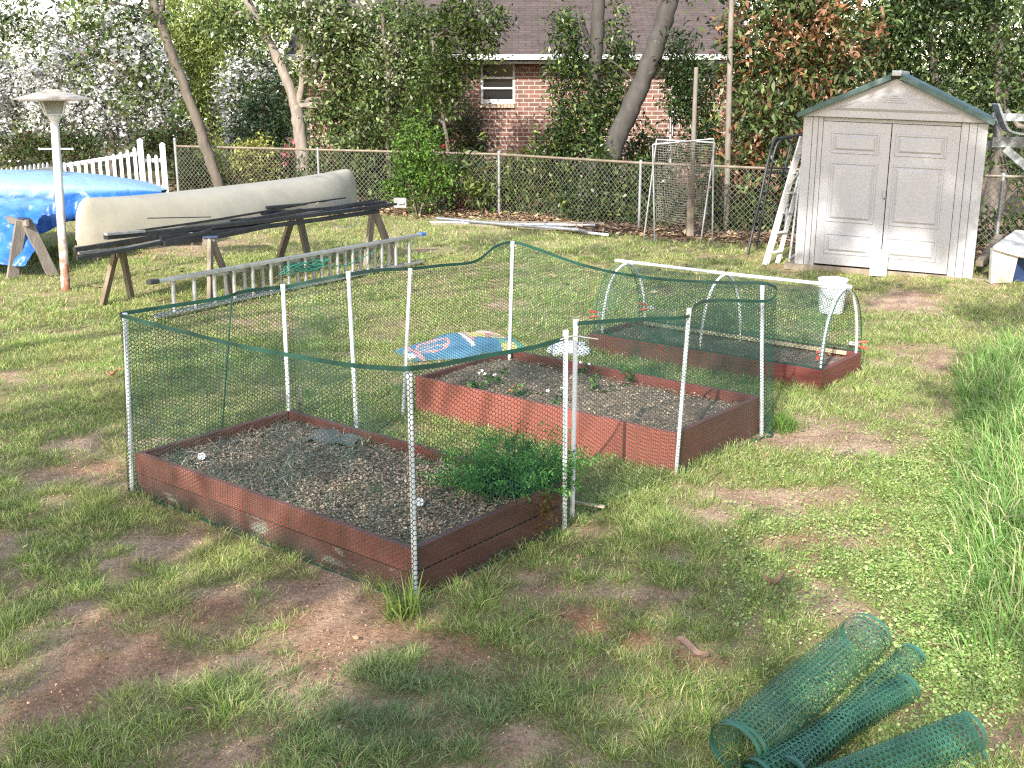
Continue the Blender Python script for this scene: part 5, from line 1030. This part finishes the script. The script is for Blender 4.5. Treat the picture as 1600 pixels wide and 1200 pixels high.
mb = MB(); mb.tube(wob([gp(1303, 712, .03), gp(1318, 708, .04), gp(1336, 702, .035)], 3, .004), .006, 6); tag(mb.build('stick', M['darkbark'], None, smooth=True, loc=gp(1318, 708)), 'short dark stick on the bare earth right of the middle bed', 'stick')
mb = MB(); mb.bar(gp(893, 784, .03), gp(945, 792, .03), .03, .015); tag(mb.build('wood_strip', M['gold'], None, .003, loc=gp(920, 788)), 'pale strip of wood on the grass inside the netting gate', 'wood strip')
# smooth stone-like debris at left

# ------------------------------------------------------------------ trees and shrubs
def tree(name, label, cat, Y, stems, clumps, n, size, pal, seed, bark='bark', mat='leaf', ratio=.45, sub=24, shell=.35, group=None, extra=None, up=.5, droop=.3, sig=None, subpal=False, branches=10, base=None, horiz=0):
    """stems: list of (pixel polyline [(px,py[,dY])], r0, r1); clumps in photo px around depth Y"""
    pts0 = stems[0][0] if stems else [(clumps[0][0], 330)]
    b_ = base or at(pts0[0][0], pts0[0][1], Y); b_ = Vector((b_.x, b_.y, 0)); r_ = empty(name, b_, label, cat, group)
    W3 = pxclumps([c if len(c) == 5 else (*c, Y) for c in clumps]); mb = MB(); ends = []
    for k, (pl, r0, r1) in enumerate(stems):
        P = [at(p[0], p[1], Y+(p[2] if len(p) > 2 else 0)) for p in pl]
        if k == 0 or pl[0][1] > 225: P[0] = Vector((P[0].x, P[0].y, -.1))
        trunk(mb, P, r0, r1, 12, seed+k, r0*.12); ends += P[1:]
    q = random.Random(seed)
    if ends:
        for k in range(min(branches, len(W3)*2)):
            c, rad = W3[k % len(W3)]; e_ = min(ends, key=lambda p: (p-c).length+(3 if p.z > c.z+.3 else 0)); tgt = c+Vector((q.uniform(-.5, .5)*rad[0], q.uniform(-.5, .5)*rad[1], q.uniform(-.3, .6)*rad[2]))
            md = (e_+tgt)/2+Vector((q.uniform(-.1, .1), q.uniform(-.1, .1), q.uniform(0, .2))); r0 = max(.012, stems[0][2]*.5); trunk(mb, [e_, md, tgt], r0, .006, 6, seed*31+k, .02, 4)
    elif clumps:
        for k in range(7):
            c, rad = W3[k % len(W3)]; trunk(mb, [b_+Vector((q.uniform(-.1, .1), q.uniform(-.1, .1), -.05)), (b_+c)/2+Vector((q.uniform(-.15, .15), 0, 0)), c+Vector((q.uniform(-.4, .4)*rad[0], 0, rad[2]*.3))], .018, .006, 6, seed*17+k, .02, 4)
    mb.build('trunk' if stems else 'stem', M[bark], r_, smooth=True)
    if n: crown('crown' if stems else 'foliage', W3, n, size, pal, r_, mat, ratio, sub, sig or size*1.5, shell, seed, up, droop, subpal=subpal, horiz=horiz)
    if extra:
        for nm, cl, n2, s2, pal2, mt, rt in extra: crown(nm, pxclumps([c if len(c) == 5 else (*c, Y) for c in cl]) if cl else W3, n2, s2, pal2, r_, mt, rt, 40 if n2 > 4000 else 14, s2*(2.2 if n2 > 4000 else 1.6), .75, seed+9, 1.0, 0, horiz=.6 if n2 > 4000 else 0)
    return r_
OLV = [(.34, (.105, .165, .048)), (.28, (.165, .23, .075)), (.20, (.27, .33, .125)), (.18, (.035, .06, .022))]
DRK = [(.45, (.045, .085, .025)), (.25, (.085, .14, .04)), (.20, (.22, .28, .07)), (.10, (.015, .03, .01))]
YEL = [(.5, (.38, .46, .14)), (.3, (.46, .54, .19)), (.2, (.26, .34, .10))]
LIM = [(.5, (.12, .235, .04)), (.3, (.18, .30, .065)), (.2, (.055, .12, .02))]
WHT = [(.64, (.70, .695, .66)), (.24, (.50, .51, .48)), (.12, (.2, .23, .16))]
RED = [(.5, (.40, .035, .05)), (.3, (.28, .03, .03)), (.2, (.14, .06, .03))]
CRM = [(.6, (.58, .55, .42)), (.4, (.44, .45, .28))]
PHO = [(.32, (.10, .15, .05)), (.24, (.19, .25, .09)), (.16, (.36, .17, .09)), (.13, (.52, .29, .18)), (.15, (.03, .05, .018))]
# far woodland closing the view
q = np.random.default_rng(200); cl = []
for k in range(70):
    X_ = -44+88*k/69; Yf = 52+8*q.random(); cl.append(((X_, Yf, 3+10*q.random()), (4.2, 3, 3.6))); cl.append(((X_+1, Yf+3, 1.8+1.5*q.random()), (4, 2, 2)))
p, idx, tone, tw = cloud(q, [(Vector(c), r) for c, r in cl], 52000, 24, .5, .3)
shade = pick(q, [(.4, (.22, .28, .10)), (.3, (.32, .38, .15)), (.3, (.10, .13, .05))], idx.max()+1, .15)[idx]; p[:, 2] = np.maximum(p[:, 2], .1)
V, Q, Cc = leafset(p, .42, .6, np.clip(shade*tone[:, None], 0, .9), .5, .2, q); tag(npmesh('far_woods', V, Q, M['leaf'], None, Cc), 'distant pale green woods closing the view beyond the yard', kind='stuff')
# dogwoods
tree('dogwood_tree', 'white blossoming dogwood at the far left behind the lamp post', 'dogwood tree', 36, [([(20, 285), (30, 220), (50, 140)], .10, .05), ([(30, 220), (0, 130)], .07, .03)], [(x+23*math.sin(x*1.7+y), y, 44, 9) for y in range(30, 235, 26) for x in range(-60, 170, 56)], 1800, .15, OLV, 301, 'darkbark', branches=14, horiz=.5, extra=[('blossom', None, 19000, .125, WHT, 'petal', .8)])
tree('dogwood_tree', 'white blossoming dogwood with a dark trunk above the picket fence', 'dogwood tree', 33, [([(176, 262), (174, 215), (170, 190), (165, 120)], .13, .07), ([(174, 212), (150, 195), (130, 170)], .05, .02), ([(125, 262), (128, 215), (120, 160)], .08, .03), ([(145, 262), (142, 220), (150, 170)], .06, .03)], [(x+20*math.sin(x*2.1+y), y, 36, 8) for y in range(92, 216, 21) for x in range(95, 262, 46)], 1300, .13, OLV, 302, 'darkbark', branches=14, horiz=.5, extra=[('blossom', None, 19000, .10, WHT, 'petal', .8)])
tree('dogwood_tree', 'small white blossoming dogwood behind the forked trunk', 'dogwood tree', 37, [([(392, 270), (395, 200), (390, 120)], .10, .04)], [(388, 130, 34, 30), (372, 165, 26, 22), (395, 95, 24, 20), (378, 205, 22, 24), (420, 100, 20, 18)], 1600, .16, OLV, 303, 'darkbark', branches=6, horiz=.5, extra=[('blossom', None, 5000, .11, WHT, 'petal', .8)])
tree('weeping_tree', 'feathery pale yellow green tree between the leaning trunk and the forked trunk', 'tree', 39, [([(325, 275), (328, 200), (335, 80), (340, -20)], .14, .05)], [(320, 60, 60, 70), (345, 130, 50, 60), (310, 170, 45, 55), (300, 110, 40, 60), (350, 20, 60, 50), (335, 215, 50, 40), (280, 30, 60, 60)], 16000, .16, YEL, 304, 'bark', ratio=.3, sub=30, shell=.1, droop=.9)
tree('evergreen_tree', 'dark bluish evergreen right of the pale weeping tree', 'tree', 34, [([(415, 275), (415, 230), (412, 150)], .10, .04)], [(412, 165, 38, 34), (405, 205, 46, 32), (425, 235, 40, 30), (440, 190, 30, 30)], 5000, .13, [(.6, (.03, .065, .03)), (.4, (.055, .10, .045))], 305, 'darkbark', ratio=.3)
tree('maple_tree', 'reddish brown bush glimpsed among the dogwood blossom', 'tree', 34.5, [], [(110, 205, 30, 20), (95, 120, 28, 18), (60, 225, 25, 18)], 1500, .12, [(.6, (.14, .06, .035)), (.4, (.09, .08, .03))], 306)
tree('undergrowth_shrub', 'loose dark green shrub behind the picket fence', 'shrub', 30, [], [(90, 225, 50, 22), (30, 232, 45, 22), (140, 232, 40, 18), (240, 225, 40, 22), (280, 215, 40, 30)], 4500, .12, [(.5, (.06, .10, .035)), (.3, (.10, .14, .04)), (.2, (.13, .10, .05))], 307)
# leaning slim tree with hanging olive foliage, top left
tree('leaning_tree', 'slim tree leaning left across the chain link fence, upper left', 'tree', 25.3, [([(352, 305), (325, 240), (310, 195), (290, 140), (268, 85), (248, 25), (228, -20), (215, -60)], .125, .085), ([(248, 28), (256, 0), (262, -40)], .06, .03), ([(290, 140), (262, 150), (225, 130)], .02, .01)], [(40, 25, 60, 28), (110, 10, 60, 30), (180, 40, 50, 40), (215, 90, 40, 40), (200, 145, 36, 26), (150, 75, 40, 24), (60, 60, 40, 14), (240, 120, 30, 40), (260, 165, 22, 26), (220, 10, 60, 30), (-20, 50, 50, 30), (130, 110, 26, 20)], 3000, .13, OLV, 310, 'bark', 'gloss_leaf', extra=[('blossom', [(200, 60, 40, 40), (210, 110, 40, 30), (170, 130, 30, 20)], 700, .12, WHT, 'petal', .8)])
# forked tree
tree('forked_tree', 'pale barked tree forking above the fence with dense olive foliage', 'tree', 26.2, [([(478, 315), (474, 262), (468, 205), (462, 165)], .17, .14), ([(464, 172), (446, 120), (426, 75), (404, 35), (380, -15), (365, -50)], .12, .08), ([(464, 172), (472, 130), (474, 70), (480, 10), (484, -40)], .085, .05), ([(426, 78), (440, 50), (452, 20)], .03, .012)], [(500, 60, 55, 55), (545, 110, 50, 50), (520, 175, 40, 45), (570, 50, 50, 55), (480, 20, 60, 35), (560, 170, 40, 50), (620, 30, 50, 40), (350, 40, 40, 28), (380, 70, 34, 22), (395, 25, 40, 28), (500, 225, 22, 40), (640, 80, 50, 45), (590, 110, 46, 50)], 13500, .115, OLV, 311, 'palebark', 'gloss_leaf', branches=16, extra=[('blossom', [(570, 40, 50, 40), (520, 90, 50, 40), (600, 110, 36, 40), (500, 40, 40, 40), (470, 20, 40, 20)], 2600, .085, CRM, 'petal', .6)])
tree('slender_tree', 'slender upright tree with a crooked thin stem left of the lime green shrub', 'tree', 25.2, [([(610, 310), (606, 240), (604, 190), (606, 120), (600, 60), (598, 20)], .055, .035), ([(606, 130), (618, 60), (626, 10)], .03, .015)], [(600, 130, 40, 44), (650, 120, 40, 50), (640, 180, 36, 44), (590, 190, 36, 40), (570, 225, 40, 36), (665, 60, 44, 44), (545, 250, 28, 40), (630, 30, 44, 40), (570, 285, 50, 30)], 8600, .10, OLV, 312, 'bark', 'gloss_leaf', extra=[('blossom', [(600, 100, 30, 40), (650, 70, 40, 30)], 700, .075, CRM, 'petal', .6)])
tree('slender_tree', 'thin reddish stemmed tree behind the red leaved shrub with a feathery top', 'tree', 23.9, [([(712, 345), (706, 290), (700, 230), (690, 170), (682, 120), (676, 60)], .05, .025)], [(690, 100, 34, 44), (715, 60, 40, 40), (750, 45, 36, 26), (765, 75, 18, 12), (700, 150, 26, 30), (735, 20, 46, 28), (670, 150, 30, 30), (745, 110, 22, 8), (780, 20, 14, 14)], 5000, .10, [(.5, (.075, .12, .025)), (.3, (.12, .16, .035)), (.2, (.04, .07, .02))], 313, 'bark', 'gloss_leaf')
tree('understory_shrub', 'dull olive shrub under the slender trees against the brick wall', 'shrub', 25.8, [], [(705, 220, 40, 44), (735, 200, 24, 50), (660, 215, 30, 30), (740, 240, 30, 30), (640, 245, 30, 24)], 4200, .085, [(.4, (.05, .08, .03)), (.3, (.09, .11, .035)), (.2, (.12, .13, .10)), (.1, (.16, .07, .03))], 314)
tree('hedge_shrub', 'green thicket behind the fence at the far end of the canoe', 'shrub', 26.3, [], [(500, 270, 40, 36), (545, 270, 34, 40), (590, 285, 34, 36), (460, 280, 34, 30)], 5500, .09, [(.5, (.07, .13, .03)), (.3, (.12, .18, .045)), (.2, (.10, .08, .04))], 315)
tree('yellow_shrub', 'pale yellow variegated shrub behind the fence above the canoe', 'shrub', 26.0, [], [(385, 250, 30, 24), (410, 265, 24, 26), (365, 265, 24, 22), (400, 235, 22, 14)], 2600, .10, [(.6, (.42, .42, .14)), (.4, (.26, .30, .07))], 316)
tree('azalea', 'pink flowering azalea beside the yellow shrub', 'shrub', 26.4, [], [(438, 262, 18, 24), (452, 245, 14, 16), (425, 280, 16, 12)], 900, .09, OLV, 317, extra=[('blossom', None, 420, .085, [(.7, (.55, .12, .18)), (.3, (.6, .25, .28))], 'petal', .8)])
tree('low_shrub', 'olive bush behind the fence at the foot of the leaning tree', 'shrub', 26.6, [], [(315, 265, 30, 22), (300, 285, 24, 18), (335, 280, 26, 20)], 2000, .10, [(.6, (.09, .12, .035)), (.4, (.05, .08, .025))], 318)
tree('lime_shrub', 'bright lime green shrub growing in front of the fence', 'shrub', 22.4, [], [(650, 235, 30, 44), (632, 255, 32, 30), (668, 262, 34, 30), (645, 290, 40, 30), (678, 215, 20, 22), (636, 198, 16, 16), (655, 318, 30, 12), (615, 280, 18, 22), (694, 285, 16, 26), (660, 188, 10, 10)], 4600, .072, LIM, 319, 'bark', ratio=.55, sub=26, shell=.2, sig=.13)
tree('red_leaved_shrub', 'shrub with bright red leaves behind the fence, right of the lime one', 'shrub', 23.6, [], [(690, 265, 14, 16), (700, 290, 18, 18), (680, 300, 14, 14), (715, 315, 12, 22), (695, 240, 10, 8), (668, 288, 10, 14)], 620, .085, RED, 320, extra=[('green_leaves', [(695, 280, 30, 40)], 700, .09, OLV, 'leaf', .4)])
tree('spotted_laurel', 'yellow green glossy laurel with long leaves against the fence middle', 'shrub', 23.4, [], [(800, 275, 34, 26), (850, 270, 34, 34), (830, 305, 40, 26), (780, 290, 26, 30), (870, 300, 28, 30), (745, 262, 26, 18), (765, 305, 16, 20), (880, 250, 26, 22)], 3600, .17, [(.4, (.14, .20, .04)), (.3, (.24, .28, .08)), (.3, (.05, .09, .02))], 321, 'darkbark', 'gloss_leaf', .28, droop=.6)
# dense holly-like tree in front of the house, and the leaning trunk
tree('holly_tree', 'dense dark evergreen tree in front of the brick wall, trunk rising to the frame top', 'tree', 22.9, [([(926, 360), (926, 300), (926, 200), (930, 100), (934, 40), (936, -40)], .17, .12), ([(928, 120), (918, 60), (905, 10)], .04, .02)], [(885, 60, 28, 50), (900, 120, 40, 40), (945, 150, 46, 46), (965, 60, 18, 50), (885, 180, 34, 40), (922, 215, 42, 50), (962, 180, 16, 34), (870, 225, 26, 30), (950, 265, 36, 40), (905, 280, 34, 40), (930, 310, 40, 40), (985, 100, 12, 18), (972, 80, 14, 26), (990, 60, 8, 18)], 13000, .095, DRK, 330, 'smoothbark', 'gloss_leaf', .42, shell=.3)
tree('leaning_tree', 'thick smooth grey trunk leaning right in front of the brick house', 'tree', 22.15, [([(935, 320), (957, 235), (975, 190), (998, 140), (1014, 100), (1030, 55), (1048, -5), (1062, -60)], .185, .165), ([(998, 142), (985, 120), (962, 100), (945, 88)], .025, .012)], [(1040, -40, 50, 20), (1075, -20, 40, 16)], 900, .10, OLV, 331, 'smoothbark', branches=3)
tree('ivy_thicket', 'dark glossy thicket at the foot of the leaning grey trunk', 'shrub', 21.75, [], [(985, 300, 36, 28), (945, 270, 30, 36), (940, 240, 18, 16), (1010, 275, 28, 22), (950, 330, 36, 24), (1030, 300, 24, 30), (905, 325, 26, 22), (985, 330, 40, 20)], 6500, .085, DRK, 332, 'darkbark', 'gloss_leaf', .5)
tree('green_shrub', 'mid green bush with yellowish leaves behind the grey leaning trunk', 'shrub', 24.2, [], [(1000, 225, 26, 22), (1030, 235, 20, 18), (1005, 250, 26, 14)], 1100, .13, [(.5, (.14, .20, .04)), (.5, (.06, .10, .025))], 333, 'darkbark', 'gloss_leaf', .35)
tree('holly_tree', 'dark leafy shrub between the leaning trunk and the tall pole', 'shrub', 22.0, [], [(1065, 90, 30, 34), (1090, 140, 30, 40), (1060, 160, 22, 30), (1100, 200, 26, 34), (1075, 240, 24, 26), (1105, 280, 24, 30), (1050, 120, 16, 24), (1060, 320, 30, 26), (1110, 330, 30, 24)], 7800, .085, [(.5, (.028, .06, .015)), (.3, (.05, .09, .025)), (.2, (.08, .12, .035))], 334, 'darkbark', 'gloss_leaf', .45)
tree('photinia', 'huge photinia with copper red new leaves behind the shed', 'shrub', 20.9, [([(1215, 380), (1212, 280), (1220, 150)], .07, .04), ([(1260, 380), (1262, 250), (1290, 110)], .07, .04)], [(1180, 60, 55, 60), (1250, 60, 60, 70), (1320, 70, 60, 70), (1200, 140, 60, 60), (1270, 150, 60, 60), (1170, 210, 50, 60), (1220, 240, 50, 60), (1340, 140, 50, 40), (1160, 290, 40, 50), (1210, 320, 50, 50), (1240, -10, 90, 40), (1150, 110, 26, 40), (1130, 250, 18, 40)], 13000, .145, PHO, 335, 'darkbark', 'gloss_leaf', .38, branches=18, sub=16, subpal=True, shell=.55)
tree('shade_shrub', 'shaded low green bush behind the fence below the photinia', 'shrub', 20.4, [], [(1165, 335, 26, 26), (1200, 345, 28, 20), (1140, 350, 24, 18), (1225, 300, 16, 30)], 2200, .08, [(.5, (.05, .10, .03)), (.3, (.16, .18, .05)), (.2, (.03, .06, .02))], 336)
tree('evergreen_tree', 'tall dark evergreen filling the corner above the shed roof', 'tree', 21.8, [([(1535, 400), (1548, 330), (1562, 260), (1560, 150), (1550, 20)], .24, .14), ([(1460, 330), (1465, 200), (1455, 60)], .12, .07)], [(1410, 20, 60, 60), (1480, 40, 60, 60), (1560, 50, 70, 60), (1440, 100, 60, 50), (1520, 120, 60, 60), (1600, 130, 60, 60), (1380, 60, 40, 60), (1560, 190, 50, 50), (1620, 220, 40, 50), (1480, -20, 100, 40), (1400, 130, 40, 40), (1660, 80, 60, 90), (1580, 250, 30, 26), (1610, 290, 24, 20)], 24000, .10, [(.38, (.05, .095, .03)), (.28, (.10, .16, .05)), (.22, (.20, .27, .10)), (.12, (.015, .03, .01))], 337, 'darkbark', 'gloss_leaf', .45, branches=18, shell=.4)
# understory mass behind the fence
n = 17000; q = np.random.default_rng(210); x = -8+17*q.random(n); yb = np.interp(x, [-12, -7.5, -.26, 2.3, 7.5, 14], [27.5, 26.0, 23.0, 20.5, 17.8, 15])+.3+2.6*q.random(n)**1.3
k = fbm(x, yb, .8, 99) > .46; x, yb = x[k], yb[k]; n = len(x); z = .03+.75*q.random(n)**1.4*(.3+1.1*fbm(x, yb, .5, 98))
V, Q, Cc = leafset(np.stack([x, yb, z], 1), .11, .4, pick(q, [(.45, (.05, .095, .025)), (.3, (.10, .145, .04)), (.15, (.15, .105, .06)), (.1, (.2, .24, .07))], n), .6, .2, q)
tag(npmesh('undergrowth', V, Q, M['leaf'], None, Cc), 'mixed weeds and ivy covering the ground behind the chain link fence', kind='stuff')

# ------------------------------------------------------------------ unseen trees behind the viewpoint, leaf clumps placed to dapple the lawn
def litmap(px, py, x, y):
    L_ = [(1440, 900, 210, 330, 1), (1180, 770, 240, 90, 1), (1350, 1060, 160, 120, 1), (800, 470, 300, 60, .9), (1000, 1080, 220, 80, .6), (1290, 690, 130, 40, .9), (690, 655, 70, 40, .9), (840, 680, 230, 50, 1), (640, 1000, 60, 40, .7), (390, 830, 90, 70, .75), (90, 560, 150, 120, .7), (280, 430, 240, 40, 1), (730, 460, 230, 60, .75), (560, 350, 260, 22, .95), (1400, 560, 140, 70, .9), (980, 1090, 160, 70, .55), (1000, 630, 110, 40, .55), (600, 800, 120, 60, .5), (120, 470, 160, 40, .9), (1000, 480, 80, 30, .4), (800, 405, 260, 18, .5), (1120, 400, 120, 14, .6), (1480, 440, 100, 20, .7), (120, 400, 160, 40, .9), (1330, 385, 50, 22, .6), (1450, 425, 60, 30, .6), (1050, 850, 200, 40, .35), (230, 980, 180, 26, .25)]
    return patch(px, py, L_)
q = np.random.default_rng(400); TR = [(-8.5, -9.0), (-3.6, -13.5), (2.6, -10.5), (-13.5, -3.5)]
cls = [[] for _ in TR]; cls2 = [[] for _ in TR]; s2 = Vector((SDIR.x, SDIR.y, 0))/math.tan(EL)/Vector((SDIR.x, SDIR.y, 0)).length if False else None
n = 1500; gy = 3.4+17.5*q.random(n)**1.15; gx = (q.random(n)*2-1)*(gy*.46+.8); px, py = proj(gx, gy); lm = litmap(px, py, gx, gy); keep = q.random(n) < np.clip(.30*(1-lm*2.4), 0, 1)
for a, b2 in zip(gx[keep], gy[keep]):
    h = 5.6+3.6*q.random(); t = h/SDIR.z; c = Vector((a, b2, 0))+SDIR*t; SHD = 0
    if c.y > 1.5 and c.z < 6.2: continue
    j = min(range(len(TR)), key=lambda i: (TR[i][0]-c.x)**2+(TR[i][1]-c.y)**2); r0 = .32+.22*q.random(); cls[j].append((c, (r0, r0, r0*.8)))
for k in range(95):                       # leaf clumps added to cast soft shade on the shed front
    u, z = SW*q.random(), 2.6*q.random(); wgt = max(math.exp(-((u-.25)/.5)**2-((z-1.7)/.5)**2), math.exp(-((u-.9)/.5)**2-((z-1.0)/.45)**2), math.exp(-((u-1.6)/.4)**2-((z-.9)/.5)**2), math.exp(-((u-1.3)/.9)**2-((z-1.9)/.3)**2), .8*math.exp(-((u-2.2)/.3)**2-((z-1.9)/.5)**2))
    if q.random() > wgt+.06: continue
    c = sp_(u, 0, z)+SDIR*(27+9*q.random()); j = min(range(len(TR)), key=lambda i: (TR[i][0]-c.x)**2+(TR[i][1]-c.y)**2); cls2[j].append((c, (.30, .30, .26)))
LB4 = ['spreading shade tree standing behind the viewpoint on the left', 'shade tree standing farthest behind the viewpoint', 'shade tree standing behind the viewpoint on the right', 'shade tree far out to the left of the viewpoint']
for j, (tx, ty) in enumerate(TR):
    if not cls[j]: continue
    r_ = empty('shade_tree', (tx, ty, 0), LB4[j], 'tree', 'trees behind the viewpoint'); mb = MB(); trunk(mb, [(tx, ty, -.1), (tx+.2, ty+.1, 2.5), (tx, ty+.3, 5), (tx+.1, ty, 8.2)], .26, .10, 10, j)
    qq = random.Random(j)
    for k in range(0, len(cls[j]), 4):
        c = cls[j][k][0]; e_ = Vector((tx, ty, max(3.2, min(7.5, c.z-1.2)))); trunk(mb, [e_, (e_+c)/2+Vector((0, 0, .4)), c], .045, .012, 5, k, .05, 3)
    mb.build('trunk', M['smoothbark'], r_, smooth=True)
    crown('crown', cls[j], len(cls[j])*80, .15, OLV, r_, 'leaf', .55, 9, .16, .2, 500+j)
    if cls2[j]: crown('bough', cls2[j], len(cls2[j])*60, .26, OLV, r_, 'leaf', .7, 10, .10, .1, 520+j)  # clumps added along the sun's path to shade the shed
